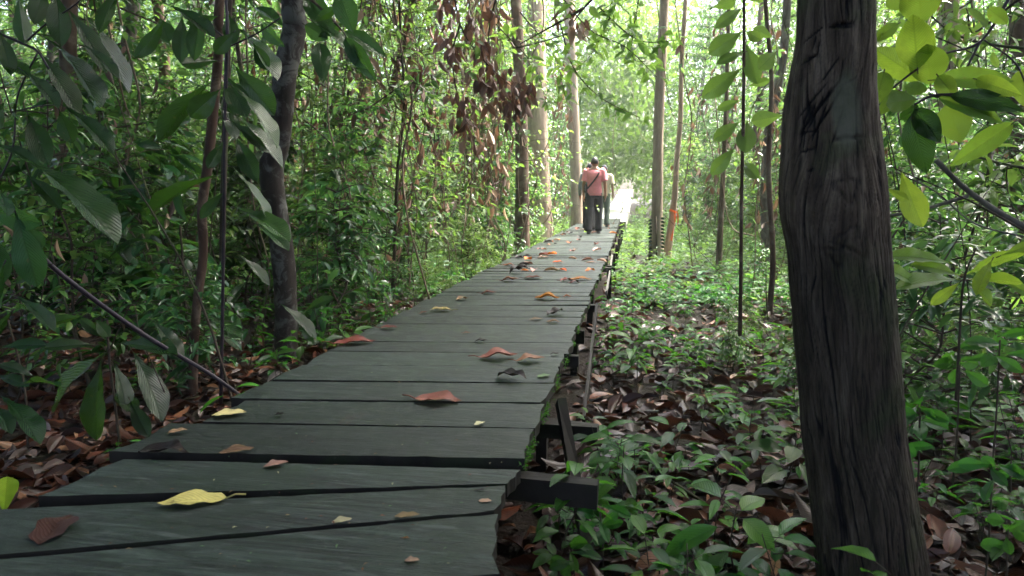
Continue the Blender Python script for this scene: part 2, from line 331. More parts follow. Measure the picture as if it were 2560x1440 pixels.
# three fanned planks at the near end
pk = [plank([gp(305, 1148), gp(1300, 1172), gp(1268, 1207), gp(105, 1236)]),
      plank([gp(-60, 1272), gp(1262, 1212), gp(1247, 1274), gp(-250, 1408)]),
      plank([gp(-250, 1420), gp(1245, 1281), gp(1238, 1432), gp(-700, 1640)]),
      plank([gp(-700, 1665), gp(1240, 1441), gp(1235, 1660), gp(-900, 2050)])]
seams = [1165, 1072, 1008, 955.5, 915, 881.5, 854, 829, 808, 790, 776, 761, 748, 738, 727, 713]
ysm = [G(1380, s).y for s in seams]
y = ysm[-1]
while y < 25.6:
    y += random.uniform(.235, .32); ysm.append(y)
gaps = [.052, .020, .020, .018, .013, .012, .013, .010, .009, .012, .016, .011, .010, .007, .009]
for i in range(len(ysm) - 1):
    y0, y1 = ysm[i], ysm[i + 1]; g = gaps[i] if i < len(gaps) else random.uniform(.012, .024)
    xl = XL + random.uniform(-.02, .02) ; xr = XR + random.uniform(-.012, .012)
    if i < 2: xr = XR - .005
    if i in (0,): xl = -1.66
    if i in (1,): xl = -1.55
    if y0 > 12: xr -= (y0 - 12) * .006
    dl, dr = random.uniform(-.008, .008), random.uniform(-.008, .008)
    g2 = gaps[i + 1] if i + 1 < len(gaps) else g
    k0 = (xr - xl) * float(np.interp(y0, [2, 6, 9, 14], [.13, .16, .21, .22])); k1 = (xr - xl) * float(np.interp(y1, [2, 6, 9, 14], [.13, .16, .21, .22]))
    dl -= k0; dk = k1 - k0
    plank([(xl, y1 + dl - dk - .003), (xr, y1 + dr - .003), (xr, y0 + g * .8 + dr), (xl, y0 + g * .8 + dl)], nx=26 if y0 < 8 else 8)
# supports under the deck
def beam(name, a, c, w_, h_, mat, roll=0):
    a, c = Vector(a), Vector(c); d = (c - a); L = d.length; b = MB()
    n = max(2, int(L / .25)); q = d.to_track_quat('Y', 'Z'); mtx = q.to_matrix()
    sec = [(-w_ / 2, -h_ / 2), (w_ / 2, -h_ / 2), (w_ / 2, h_ / 2), (-w_ / 2, h_ / 2)]
    V = []
    for i in range(n + 1):
        for (sx_, sz_) in sec:
            p = mtx @ Vector((sx_ + rng.normal() * .0025, L * i / n, sz_ + rng.normal() * .0025)); V.append(a + p - Vector((-.97, 2.0, 0)))
    fs = [(i * 4 + j, i * 4 + (j + 1) % 4, (i + 1) * 4 + (j + 1) % 4, (i + 1) * 4 + j) for i in range(n) for j in range(4)] + [(3, 2, 1, 0), (n * 4, n * 4 + 1, n * 4 + 2, n * 4 + 3)]
    b.add([tuple(v) for v in V], fs); return b.build(name, mat, bw, smooth=False)
for x in (XL + .14, XR - .10):
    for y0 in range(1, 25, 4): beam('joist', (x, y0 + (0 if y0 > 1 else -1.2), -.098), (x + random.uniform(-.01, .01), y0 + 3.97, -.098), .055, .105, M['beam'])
for y0 in np.arange(1.2, 25, 1.9):
    ext = random.uniform(-.04, .02)
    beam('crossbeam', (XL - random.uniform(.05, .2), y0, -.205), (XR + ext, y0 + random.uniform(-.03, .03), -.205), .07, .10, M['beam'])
    for x in ((XL + .06, XR + .06) if y0 > 8 else (XL + .06, XR - .08)):
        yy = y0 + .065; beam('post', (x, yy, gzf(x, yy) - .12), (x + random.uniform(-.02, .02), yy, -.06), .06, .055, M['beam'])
# the beams one sees on the right flank
beam('crossbeam', (XR - .35, 2.10, -.10), (XR + .24, 2.08, -.11), .05, .08, M['beam'])
beam('crossbeam', (XR - .2, 2.95, -.20), (XR + .20, 2.93, -.21), .08, .07, M['beam'])
beam('post', (-.10, 2.22, -.50), (XR + .055, 2.72, -.01), .035, .06, M['beam'])
beam('brace', (XR + .10, 3.5, -.34), (XR + .06, 5.6, -.06), .02, .04, M['beam'])
beam('brace', (XR + .09, 7.0, -.16), (XR + .05, 10.4, -.07), .02, .05, M['beam_pale'])
for yy in (3.75, 5.6, 8.6):
    beam('crossbeam', (XR - .2, yy, -.085), (XR + random.uniform(.05, .10), yy, -.085), .07, .055, M['beam'])
# moss along the right edge
mb = MB(); n = 900
yy = 2.0 + 7 * rng.random(n) ** 1.6; yy = np.round(yy * 2.3) / 2.3 + rng.normal(size=n) * .06; xx = XR + .004 + rng.normal(size=n) * .006; zz = -.004 - rng.random(n) * .04
Dm = rng.normal(size=(n, 3)) * (.6, .6, .4) + (.5, 0, .3); mb.leaves(T_LOW, np.stack([xx, yy, zz], 1), Dm, rng.normal(size=(n, 3)) + (0, 0, 1), .006 + .012 * rng.random(n), .003 + .005 * rng.random(n), rng.random(n))
mo = mb.build('moss', M['leaf_seed'], bw); mo.location = (.97, -2.0, 0); mo['kind'] = 'stuff'
# ------------------------------------------------------------------ foreground pole (big dark post on the right)
prof = [(-160, 2000, 2186), (0, 1995, 2190), (100, 1990, 2190), (200, 1970, 2192), (260, 1958, 2195), (350, 1953, 2205), (450, 1945, 2215), (520, 1944, 2221), (570, 1950, 2223),
        (620, 1961, 2226), (720, 1970, 2235), (900, 1985, 2250), (1080, 2000, 2266), (1200, 2018, 2288), (1320, 2032, 2308), (1440, 2040, 2326), (1640, 2050, 2350)]
YP = 2.0
cs = []
for (py, l, r) in prof:
    a, c = P(l, py, YP), P(r, py, YP); cs.append(((a + c) / 2, (c - a).length / 2 * .96))
zs = np.array([c[0].z for c in cs])[::-1]; cxs = np.array([c[0].x for c in cs])[::-1]; rs = np.array([c[1] for c in cs])[::-1]
nz, nt_ = 860, 420
Z = np.linspace(-.72, 3.6, nz); CX = np.interp(Z, zs, cxs); RR = np.interp(Z, zs, rs)
k_ = np.ones(15) / 15; CX = np.convolve(np.pad(CX, 7, 'edge'), k_, 'valid'); RR = np.convolve(np.pad(RR, 7, 'edge'), k_, 'valid')
TH = np.linspace(math.pi / 2, math.pi * 2.5, nt_, endpoint=False)
ZZ, TT = np.meshgrid(Z, TH, indexing='ij')
# cracks that follow the grain and swirl round a knot
def vnoise(x, y, seed):
    r_ = np.random.default_rng(seed).random((256, 256)); xi = np.floor(x).astype(int); yi = np.floor(y).astype(int)
    fx = x - xi; fy = y - yi; fx = fx * fx * (3 - 2 * fx); fy = fy * fy * (3 - 2 * fy)
    g = lambda a, b: r_[a % 256, b % 256]
    return (g(xi, yi) * (1 - fx) + g(xi + 1, yi) * fx) * (1 - fy) + (g(xi, yi + 1) * (1 - fx) + g(xi + 1, yi + 1) * fx) * fy
camside = math.atan2(-YP, -float(np.interp(1.0, zs, cxs)))     # direction from pole to camera
def kp(px, py):                                                # surface angle and height of a picture point
    p = P(px, py, YP); d = ray(px, py)
    for _ in range(3):
        c0 = float(np.interp(p.z, zs, cxs)); r0 = float(np.interp(p.z, zs, rs))
        A = d.x * d.x + d.y * d.y; B = -(d.x * c0 + d.y * YP); Q = B * B - A * (c0 * c0 + YP * YP - r0 * r0)
        t_ = (-B - math.sqrt(max(Q, 0))) / A; p = Vector((0, 0, CAMZ)) + d * t_
    return math.atan2(p.y - YP, p.x - c0), p.z
TW = TT.copy()
kth, kz = kp(2120, 560)
dth = (TT - kth + math.pi) % (2 * math.pi) - math.pi
TW = TT + .55 * np.exp(-((ZZ - kz - .26) / .20) ** 2) * np.exp(-(dth / 1.1) ** 2) * np.tanh((dth - .1) * 3) + .10 * np.sin(ZZ * 2.3)
uu = np.cos(TW) * 26 + 100; fade = np.clip((ZZ - .55) * 3, .45, 1); uu2 = TW * 10 + 1.3 * vnoise(TT * 2 + 60, ZZ * 6 + 30, 21)
ridge = vnoise(uu2 + 300, ZZ * 2.6 + 50, 3); ridge2 = vnoise(uu2 * 2.9 + 300, ZZ * 9 + 90, 4); ridge3 = vnoise(uu2 * 6 + 11, ZZ * 22 + 9, 14)
crack = np.clip(1 - np.abs(ridge - .5) * 15, 0, 1) ** 1.2; crack2 = np.clip(1 - np.abs(ridge2 - .5) * 8, 0, 1)
msk = np.clip((vnoise(TT * 3 + 40, ZZ * 2 + 20, 5) - .30) * 3, 0, 1)
low = vnoise(TT * 2.2 + 9, ZZ * 3.2 + 9, 6) - .5; mid_ = vnoise(TT * 8 + 9, ZZ * 12 + 9, 7) - .5
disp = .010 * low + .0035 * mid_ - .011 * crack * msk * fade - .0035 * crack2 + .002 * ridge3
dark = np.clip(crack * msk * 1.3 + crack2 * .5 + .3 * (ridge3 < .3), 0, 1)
def notch(px, py, lp, hp, depth, ang=0.0, sgn=1):
    global disp, dark
    th, z0 = kp(px, py); dd = ((TT - th + math.pi) % (2 * math.pi) - math.pi) * .135; dz = (ZZ - z0)
    a_ = dd * math.cos(ang) + dz * math.sin(ang); c_ = -dd * math.sin(ang) + dz * math.cos(ang)
    L_ = lp / F * YP / 2; H_ = hp / F * YP / 2
    f = np.clip(1.25 - np.abs(a_) / L_, 0, 1) * np.clip(1.3 - np.abs(c_) / H_, 0, 1); f = np.clip(f * 2, 0, 1)
    disp = disp - depth * f; dark = np.clip(dark + sgn * f, -1, 1)
notch(2122, 344, 58, 9, .022, .07); notch(2105, 60, 70, 7, .008, .1); notch(2110, 66, 62, 5, .006, .05)
for (x, y_, l, a) in [(2035, 85, 60, .45), (2020, 150, 44, .35), (2036, 105, 26, 1.4), (2045, 120, 30, 1.5), (2030, 140, 28, .1), (2020, 330, 44, .1), (2022, 375, 36, .25), (2012, 355, 40, 1.5),
                      (2044, 350, 50, 1.45), (2028, 425, 16, .1), (2120, 205, 44, .4), (2098, 60, 50, .12), (2060, 250, 60, 1.0), (2040, 280, 80, 1.1), (2080, 230, 60, .95), (2052, 300, 80, 1.15), (2030, 250, 90, .80), (2050, 265, 110, .86), (2066, 285, 120, .95), (2085, 255, 70, 1.0), (2020, 300, 80, 1.05), (2075, 175, 60, .9), (2105, 180, 50, 1.45), (2145, 300, 150, 1.5), (2012, 300, 60, 1.2), (2095, 320, 80, 1.2)]:
    notch(x, y_, l, 5, .006, a)
# smooth blaze patch (pale) and knots
bth, bz = kp(2118, 272); bd_ = ((TT - bth + math.pi) % (2 * math.pi) - math.pi) * .135
blaze = np.clip(1.4 - np.sqrt((bd_ / .034) ** 2 + ((ZZ - bz) / .085) ** 2 + .3 * mid_), 0, 1)
blaze = np.clip(blaze * 2.2, 0, 1); disp = disp * (1 - .8 * blaze) - .006 * blaze; dark = dark * (1 - .8 * blaze)
for (x, y_, s_) in [(2120, 470, .034), (2125, 600, .04), (2095, 640, .03)]:
    th, z0 = kp(x, y_); dd = ((TT - th + math.pi) % (2 * math.pi) - math.pi) * .135; q = np.sqrt(dd ** 2 + (ZZ - z0) ** 2)
    q = q * (1 + .5 * mid_ + .25 * np.sin(np.arctan2(ZZ - z0, dd) * 3 + x)); disp = disp + .007 * np.exp(-(q / (s_ * 1.5)) ** 2) - .004 * np.exp(-((q - s_ * .7) / .006) ** 2); dark = np.clip(dark + .45 * np.exp(-((q - s_ * .7) / .006) ** 2) * (mid_ > -.1), -1, 1)
Rf = RR[:, None] + disp
V = np.stack([CX[:, None] + Rf * np.cos(TT), YP + Rf * np.sin(TT) * .95, ZZ], -1).reshape(-1, 3)
fs = [(i * nt_ + j, i * nt_ + (j + 1) % nt_, (i + 1) * nt_ + (j + 1) % nt_, (i + 1) * nt_ + j) for i in range(nz - 1) for j in range(nt_)]
fs.append(tuple((nz - 1) * nt_ + j for j in range(nt_)))
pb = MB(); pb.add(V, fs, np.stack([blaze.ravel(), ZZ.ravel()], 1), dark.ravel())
def pole_mat():
    m, t, b, out = newmat('dark weathered trunk wood')
    at = t.nodes.new("ShaderNodeAttribute"); at.attribute_name = "tint"
    tc = t.nodes.new("ShaderNodeTexCoord"); sx = t.nodes.new("ShaderNodeSeparateXYZ"); t.links.new(tc.outputs['UV'], sx.inputs[0])
    n1 = noise(t, 30, 8, .7, mapping=(1, 1, .12), dist=.4); n2 = noise(t, 3.2, 5, .65, dist=.5); n3 = noise(t, 5, 5, .7)
    c = ramp(t, n1, [(.32, (.022, .015, .010)), (.5, (.066, .048, .034)), (.68, (.135, .105, .078))])
    c = mixc(t, ramp(t, n2, [(.52, (0,) * 3), (.66, (.7,) * 3)]), c, (.046, .060, .022))      # algae
    c = mixc(t, ramp(t, n3, [(.60, (0,) * 3), (.72, (.5,) * 3)]), c, (.035, .016, .012))      # red stain
    lowm = ramp(t, sx.outputs[1], [(.78, (1,) * 3), (.98, (0,) * 3)])                          # darker towards the lower half
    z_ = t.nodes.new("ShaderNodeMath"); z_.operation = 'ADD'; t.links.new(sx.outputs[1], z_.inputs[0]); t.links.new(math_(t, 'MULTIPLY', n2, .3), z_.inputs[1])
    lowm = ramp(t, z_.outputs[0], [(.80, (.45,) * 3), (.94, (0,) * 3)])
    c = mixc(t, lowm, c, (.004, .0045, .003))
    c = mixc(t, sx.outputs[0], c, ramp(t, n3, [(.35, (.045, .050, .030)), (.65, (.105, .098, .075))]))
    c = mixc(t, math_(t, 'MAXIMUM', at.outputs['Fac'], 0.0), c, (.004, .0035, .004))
    t.links.new(c, b.inputs['Base Color']); b.inputs['Roughness'].default_value = .75; b.inputs['Specular IOR Level'].default_value = .15
    bump(t, b, n1, .9, .004); return m
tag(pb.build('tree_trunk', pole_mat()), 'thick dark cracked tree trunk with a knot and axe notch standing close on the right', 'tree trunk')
# ------------------------------------------------------------------ trees
def crown_mesh(seed, r=2.8, hgt=1.7, nc=46, per=62, ll=.20):
    g = np.random.default_rng(seed); mb = MB(); cs_ = g.normal(size=(nc, 3)); cs_ /= np.linalg.norm(cs_, axis=1, keepdims=True)
    cs_ *= (g.random((nc, 1)) ** .4) * (r, r, hgt)
    for c in cs_:
        mb.tube([(0, 0, -hgt * .9), tuple(c * .45 + (0, 0, -.25)), tuple(c)], [.045, .03, .01], 4, .2, 1)
        n = int(per * g.uniform(.5, 1.4)); p = c + g.normal(size=(n, 3)) * (.42, .42, .24)
        mb.leaves(T_LOW, p, g.normal(size=(n, 3)) * (1, 1, .5) + (0, 0, -.3), g.normal(size=(n, 3)) * .5 + (0, 0, 1), ll * (.6 + .8 * g.random(n)), ll * (.28 + .3 * g.random(n)), g.random(n) * .6 + g.random() * .4)
    return mb.mesh('crown', [M['leaf_canopy'], M['stem']])
CROWNS = [crown_mesh(s) for s in (1, 2, 3, 4)]
SPARSE = [crown_mesh(s, 1.9, 1.5, 14, 45) for s in (5, 6)]
DENSE = [crown_mesh(s, 3.0, 1.6, 84, 84, .25) for s in (7, 8)]  # unseen crowns packed with added leaves to shade the near walk
def put_crown(parent, x, y, z, s=1.0):
    o = bpy.data.objects.new('crown', random.choice(CROWNS)); col.objects.link(o); o.parent = parent
    o.location = (x, y, z); o.rotation_euler = (0, 0, random.uniform(0, 6.28)); o.scale = (s, s, s * random.uniform(.8, 1.1)); return o
def catmull(pts, n=6):
    pts = [np.array(p, float) for p in pts]; pts = [2 * pts[0] - pts[1]] + pts + [2 * pts[-1] - pts[-2]]; out = []
    for i in range(1, len(pts) - 2):
        for k in range(n):
            t = k / n; a, b, c, d = pts[i - 1:i + 3]
            out.append(.5 * ((2 * b) + (c - a) * t + (2 * a - 5 * b + 4 * c - d) * t * t + (3 * b - a - 3 * c + d) * t ** 3))
    out.append(pts[-2]); return np.array(out)
def px_tree(name, label, cat, pts, Y, mat, top=8.5, crown=True, sides=20, group=None, flare=1.25, wob=.02, extra=None):
    """pts: (px, py, width_px) from top to bottom, at distance Y along the walk."""
    W = [(P(x, y_, Y), wd / F * Y * .5) for x, y_, wd in pts]
    base = W[-1][0]; gx = gzf(base.x, Y)
    root = empty(name, (base.x, Y, gx)); tag(root, label, cat, group)
    w3 = [(p + Vector((0, random.uniform(-.03, .03), 0)), r_) for p, r_ in W][::-1]
    w3 = [(Vector((base.x, Y, gx - .15)), w3[0][1] * flare), (Vector((base.x, Y, gx + .12)), w3[0][1] * (1 + (flare - 1) * .3))] + [q for q in w3 if q[0].z > gx + .3]
    tp, tr_ = w3[-1]; dx = (w3[-1][0] - w3[-2][0]).normalized()
    w3.append((Vector((tp.x + dx.x * 1.5, Y + .2, max(tp.z + 1.5, top * .6))), tr_ * .85)); w3.append((Vector((tp.x + dx.x * 2, Y + .3, top)), tr_ * .45))
    pts_ = catmull([tuple(p - Vector((base.x, Y, gx))) for p, r_ in w3], 7); rad = catmull([(r_, 0, 0) for p, r_ in w3], 7)[:, 0]
    mb = MB(); mb.tube(pts_, rad, sides, .5, 0, wob)
    if extra: extra(mb, base, gx, Y)
    mb.build('trunk', mat, root)
    if crown:
        c_ = put_crown(root, pts_[-1][0], pts_[-1][1], top - gx + .6, random.uniform(.8, 1.1))
        c_.data = random.choice(SPARSE if Y > 10 else DENSE if Y < 5.1 else CROWNS)
    return root
px_tree('mottled_tree', 'crooked slender tree with lichen mottled dark bark touching the left edge of the boardwalk', 'tree',
        [(736, -60, 58), (733, 60, 60), (716, 180, 60), (706, 290, 58), (694, 370, 58), (682, 425, 62), (690, 520, 60), (704, 650, 62), (712, 780, 60), (716, 900, 62)], 5.0, M['bark_mottled'])
px_tree('thin_tree', 'thin reddish brown tree stem rising left of the crooked mottled tree', 'tree',
        [(556, -40, 24), (545, 100, 24), (534, 250, 25), (524, 400, 26), (512, 520, 25), (502, 640, 24), (496, 780, 24), (486, 1000, 24)], 4.0, M['bark_red'], sides=12, top=6)
px_tree('grey_tree', 'grey forked tree seen through leaves at upper left behind the thin stem', 'tree',
        [(318, 140, 36), (308, 240, 40), (302, 340, 42), (300, 450, 40), (285, 560, 42), (262, 700, 46)], 8.5, M['bark_grey'])
px_tree('brown_tree', 'brown trunk with vines just left of the broad pale trunk beside the boardwalk', 'tree',
        [(1292, 60, 28), (1300, 200, 30), (1304, 330, 32), (1306, 480, 34), (1304, 640, 40)], 13.5, M['bark_brown'])
px_tree('pale_tree', 'broad pale buff trunk standing at left edge of the boardwalk before the walkers', 'tree',
        [(1340, 120, 46), (1342, 280, 50), (1346, 400, 52), (1350, 500, 56), (1352, 608, 64)], 17.5, M['bark_pale'], top=11)
px_tree('pale_tree', 'pale tapering trunk directly behind the left walker', 'tree',
        [(1426, 90, 28), (1430, 220, 28), (1436, 340, 28), (1440, 440, 28), (1442, 560, 32)], 21, M['bark_pale'], top=12)
px_tree('straight_tree', 'straight light brown trunk right of the boardwalk with a climbing plant at its foot', 'tree',
        [(1658, 70, 22), (1651, 200, 24), (1646, 330, 24), (1644, 450, 26), (1642, 560, 29), (1640, 655, 36)], 13.6, M['bark_pale'], top=10)
px_tree('slender_tree', 'slender leaning tan tree wrapped with an orange ribbon', 'tree',
        [(1712, 30, 10), (1704, 160, 11), (1701, 300, 12), (1692, 400, 13), (1686, 500, 15), (1668, 640, 20)], 14.2, M['bark_pale'], sides=10, top=8)
px_tree('leaning_tree', 'slim dark tree leaning right in the undergrowth left of the boardwalk', 'tree',
        [(1020, 40, 16), (992, 170, 18), (972, 250, 18), (940, 380, 20), (915, 500, 22), (885, 640, 24)], 9, M['bark_brown'], sides=12)
px_tree('dark_tree', 'dark narrow trunk between the thin red stem and the mottled tree', 'tree',
        [(572, -30, 14), (566, 200, 16), (560, 420, 16), (556, 640, 16), (552, 900, 18)], 5.2, M['stem'], sides=10, top=6)
px_tree('dark_tree', 'dark trunk at the far left edge behind big drooping leaves', 'tree',
        [(175, 60, 40), (168, 200, 44), (150, 400, 44), (140, 600, 46), (130, 760, 50)], 6.2, M['bark_brown'])
px_tree('dark_tree', 'dark brown trunk at the right edge behind the sloping branch', 'tree',
        [(2548, 60, 36), (2546, 250, 40), (2548, 450, 42), (2552, 640, 46)], 8.5, M['bark_brown'])
px_tree('dark_tree', 'dark slim trunk immediately left of the big foreground trunk', 'tree',
        [(1912, 0, 9), (1928, 200, 10), (1921, 420, 12), (1932, 640, 13), (1925, 760, 14)], 8, M['bark_brown'], sides=10)
px_tree('sloping_tree', 'tan stick like young tree standing among the seedlings right of the boardwalk', 'tree',
        [(1816, 260, 10), (1810, 400, 12), (1803, 520, 13), (1797, 670, 15)], 11, M['vine'], sides=8, top=5, crown=False)
px_tree('thick_tree', 'hazy grey brown trunk between upper left gap and the thin red stem', 'tree',
        [(398, 20, 12), (412, 180, 14), (424, 330, 14), (420, 500, 16), (418, 640, 16)], 10, M['bark_brown'], sides=10)
# generic trees in several shapes, copied
def generic_tree(seed, mat):
    g = random.Random(seed); root = empty('tall_tree', (0, 0, 0)); H = g.uniform(8.5, 11); r0 = g.uniform(.07, .16); n = 9
    x = y_ = 0.0; pts = []
    for i in range(n):
        pts.append((x, y_, -.2 + H * i / (n - 1))); x += g.uniform(-.16, .16); y_ += g.uniform(-.16, .16)
    pp = catmull(pts, 4); rad = np.linspace(r0, r0 * .4, len(pp)); rad[:3] *= (1.5, 1.25, 1.1)
    mb = MB(); mb.tube(pp, rad, 12, .5, 0, .03)
    for k in range(g.randint(2, 5)):
        i = g.randint(10, len(pp) - 4); a = g.uniform(0, 6.28); L = g.uniform(.6, 1.8); q = pp[i]
        mb.tube([q, q + np.array((math.cos(a) * L * .5, math.sin(a) * L * .5, L * .3)), q + np.array((math.cos(a) * L, math.sin(a) * L, L * .9))], [rad[i] * .5, rad[i] * .35, rad[i] * .15], 6)
    t = mb.build('trunk', mat, root); c = put_crown(root, pp[-1][0], pp[-1][1], H + .4, g.uniform(.9, 1.2)); kid(root, t, c); return root, r0
protos = [generic_tree(100 + i, m) for i, m in enumerate([M['bark_brown'], M['bark_grey'], M['bark_red'], M['bark_pale'], M['bark_grey'], M['bark_brown'], M['bark_mottled']])]
used = [False] * len(protos)
def in_view(x, y): return y > .3 and -1.10 * y < x < .56 * y
SIGHT = []
def clear_of_walk(x, y, m): return not (-1.62 - m < x < -.3 + m)
spots = []
def far_enough(x, y, d, L): return all((x - a) ** 2 + (y - b) ** 2 > d * d for a, b in L)
tries = 0
while len(spots) < 150 and tries < 12000:
    tries += 1; y = random.uniform(-9, 44); x = random.uniform(-26, 20) if y > 6 else random.uniform(-13, 12)  # those behind the viewer are unseen, added for their shade
    if not clear_of_walk(x, y, .75 + (0.9 if y > 14 else 0)): continue
    if in_view(x, y) and (y < 7.5 or (x > -.3 and y < 12 and x < 3.4)): continue
    if y > 21 and random.random() < .45: continue
    if y > -4 and abs(x + .9) < 4.2 and y > 19: continue
    if not far_enough(x, y, 1.7 if y < 10 else 2.4, spots): continue
    spots.append((x, y))
names = {0: 'brown', 1: 'grey', 2: 'reddish', 3: 'pale', 4: 'grey', 5: 'brown', 6: 'mottled'}
for (x, y) in spots:
    k = random.randrange(len(protos)); root = protos[k][0]
    o = root if not used[k] else copy_tree(root); used[k] = True
    o.location = (x, y, gzf(x, y)); o.rotation_euler = (random.uniform(-.06, .06), random.uniform(-.06, .06), random.uniform(0, 6.28)); s = random.uniform(.75, 1.15); o.scale = (s, s, s)
    side = 'left' if x < -1 else 'right'
    for ch in o.children:
        if ch.name.startswith('crown'): ch.data = random.choice(SPARSE if y > 10 else DENSE if (y < 5.5 and abs(x) < 9) else CROWNS)
    tag(o, '%s barked forest tree standing %s the undergrowth %s of the boardwalk' % (names[k], 'deep in' if y > 16 else 'among', side), 'tree', '%s forest trees %s of the boardwalk' % (names[k], side))
# ------------------------------------------------------------------ saplings and shrubs (understorey), copied
def sapling(seed, H, nl, ll, mat, spread=.55, name='sapling', dead=0):
    g = np.random.default_rng(seed); root = empty(name)
    st = MB(); fo = MB(); n = 8; pts = [(0, 0, -.1)]
    for i in range(1, n + 1): pts.append((pts[-1][0] + g.normal() * .05, pts[-1][1] + g.normal() * .05, H * i / n))
    pp = catmull(pts, 3); st.tube(pp, np.linspace(.004 + H * .004, .003, len(pp)), 6)
    tw = max(8, int(nl / 11)); P0 = []; D = []
    for k in range(tw):
        f = g.uniform(.12, 1) ; q = pp[int(f * (len(pp) - 1))]; a = g.uniform(0, 6.28); L = spread * g.uniform(.4, 1.2) * (1.25 - .6 * f)
        e = q + np.array((math.cos(a) * L, math.sin(a) * L, g.uniform(-.15, .3) * L)); m_ = (q + e) / 2 + (0, 0, .1 * L)
        c_ = catmull([q, m_, e], 4); st.tube(c_, np.linspace(.005, .0015, len(c_)), 4)
        for j in range(11):
            fr = .25 + .75 * (j + .5) / 11; z = c_[min(len(c_) - 1, int(fr * len(c_)))]
            d = np.array((math.cos(a), math.sin(a), 0)) * .6 + np.array((-math.sin(a), math.cos(a), 0)) * (1 if j % 2 else -1) * g.uniform(.5, 1.1) + (0, 0, g.uniform(-.5, .15))
            P0.append(z); D.append(d)
    P0 = np.array(P0) + g.normal(size=(len(P0), 3)) * .03; D = np.array(D); m = len(P0)
    D = D + g.normal(size=(m, 3)) * .35
    fo.leaves(T_MID, P0, D, g.normal(size=(m, 3)) * .35 + (0, 0, 1), ll * (.55 + .8 * g.random(m)), ll * (.25 + .2 * g.random(m)), g.random(m) * .75 + .25 * g.random())
    s_ = st.build('stem', M['stem'], root); f_ = fo.build('foliage', mat, root); kid(root, s_, f_)
    if dead:
        db = MB(); ii = g.choice(m, dead); pz = P0[ii] + g.normal(size=(dead, 3)) * .08
        db.leaves(T_DEAD[0], pz, g.normal(size=(dead, 3)) * .35 + (0, 0, -1), g.normal(size=(dead, 3)), .10 + .10 * g.random(dead), .035 + .03 * g.random(dead), g.random(dead))
        d_ = db.build('dead_leaves', M['hang'], root); kid(root, d_)
    return root
SAP = [sapling(20, 2.4, 750, .115, M['leaf_mid'], dead=10), sapling(21, 3.2, 900, .11, M['leaf_mid'], .6, dead=18), sapling(22, 1.5, 440, .12, M['leaf_lite'], .5),
       sapling(23, 1.1, 480, .10, M['leaf_mid'], .5), sapling(24, 3.8, 1150, .125, M['leaf_mid'], .8, dead=26), sapling(25, 2.0, 300, .20, M['leaf_dark'], .6), sapling(26, 2.8, 850, .105, M['leaf_lite'], .7)]
SH = [2.4, 3.2, 1.5, 1.1, 3.8, 2.0, 2.8]
sap_lab = ['bushy sapling with some dead leaves', 'tall leafy sapling hung with brown dead leaves', 'short bright green sapling', 'low dense leafy shrub', 'tall spreading sapling with curled leaves',
           'dark glossy leaved shrub', 'tall light green sapling with small leaves']
su = [False] * 7; sp_ = []; tries = 0
while len(sp_) < 298 and tries < 30000:
    tries += 1
    y = 4.0 + 30 * random.random() ** 1.15; x = random.uniform(-1.12 * y, .58 * y)
    if x > -1.0:
        if x < .35 + .0 * y: continue
        lim = np.interp(y, [4, 8, 12, 18, 24], [1.5, 2.5, 2.5, 2.0, 1.4])
        if x < lim: continue
    else:
        m_ = np.interp(y, [4, 6, 10, 20, 34], [1.1, .7, .45, .6, 1.2])
        if x > XL - m_: continue
    if not far_enough(x, y, .5, sp_) or (.0 < x / y < .11 and y < 14.8): continue
    sp_.append((x, y))
low_ = []
while len(low_) < 64:
    y = 4.2 + 17 * random.random(); x = random.uniform(-.05, 2.9) if random.random() < .7 else random.uniform(XL - 1.2, XL - .15)
    if x > .5 * y or not far_enough(x, y, .35, low_) or (.0 < x / y < .11 and y < 14.8): continue
    low_.append((x, y))
for (x, y) in low_:
    k = random.choice([2, 3, 2, 6, 0]); o = copy_tree(SAP[k]); s = random.uniform(.22, .42); o.location = (x, y, gzf(x, y)); o.rotation_euler = (0, 0, random.uniform(0, 6.28)); o.scale = (s * 1.2, s * 1.2, s)
    side = 'left' if x < -1 else 'right'; tag(o, 'knee high leafy bush close beside the boardwalk on its %s' % side, 'bush', 'knee high bushes %s of the boardwalk' % side)
for (x, y) in sp_:
    left = x < -1; dd_ = abs(x + 1)
    near_edge = dd_ < 1.7 if left else False
    k = random.choice([2, 3, 3, 5, 0]) if near_edge or y < 6 else random.choice([0, 0, 1, 4, 4, 6, 2, 5, 5, 3]) if left else random.choice([0, 1, 2, 2, 6, 6, 4, 3])
    o = SAP[k] if not su[k] else copy_tree(SAP[k]); su[k] = True
    s = random.uniform(.75, 1.3) * (.8 if near_edge else 1)
    o.location = (x, y, gzf(x, y)); o.rotation_euler = (random.uniform(-.12, .12), random.uniform(-.12, .12), random.uniform(0, 6.28)); o.scale = (s, s, s)
    reg = ('left' if left else 'right') + ' of the boardwalk'
    band = 'near' if y < 9 else 'midway along' if y < 20 else 'far along'
    tag(o, '%s %s the walk, %s' % (sap_lab[k], band, 'left' if left else 'right'), 'shrub' if k in (3, 5) else 'sapling', 'saplings and shrubs ' + reg)
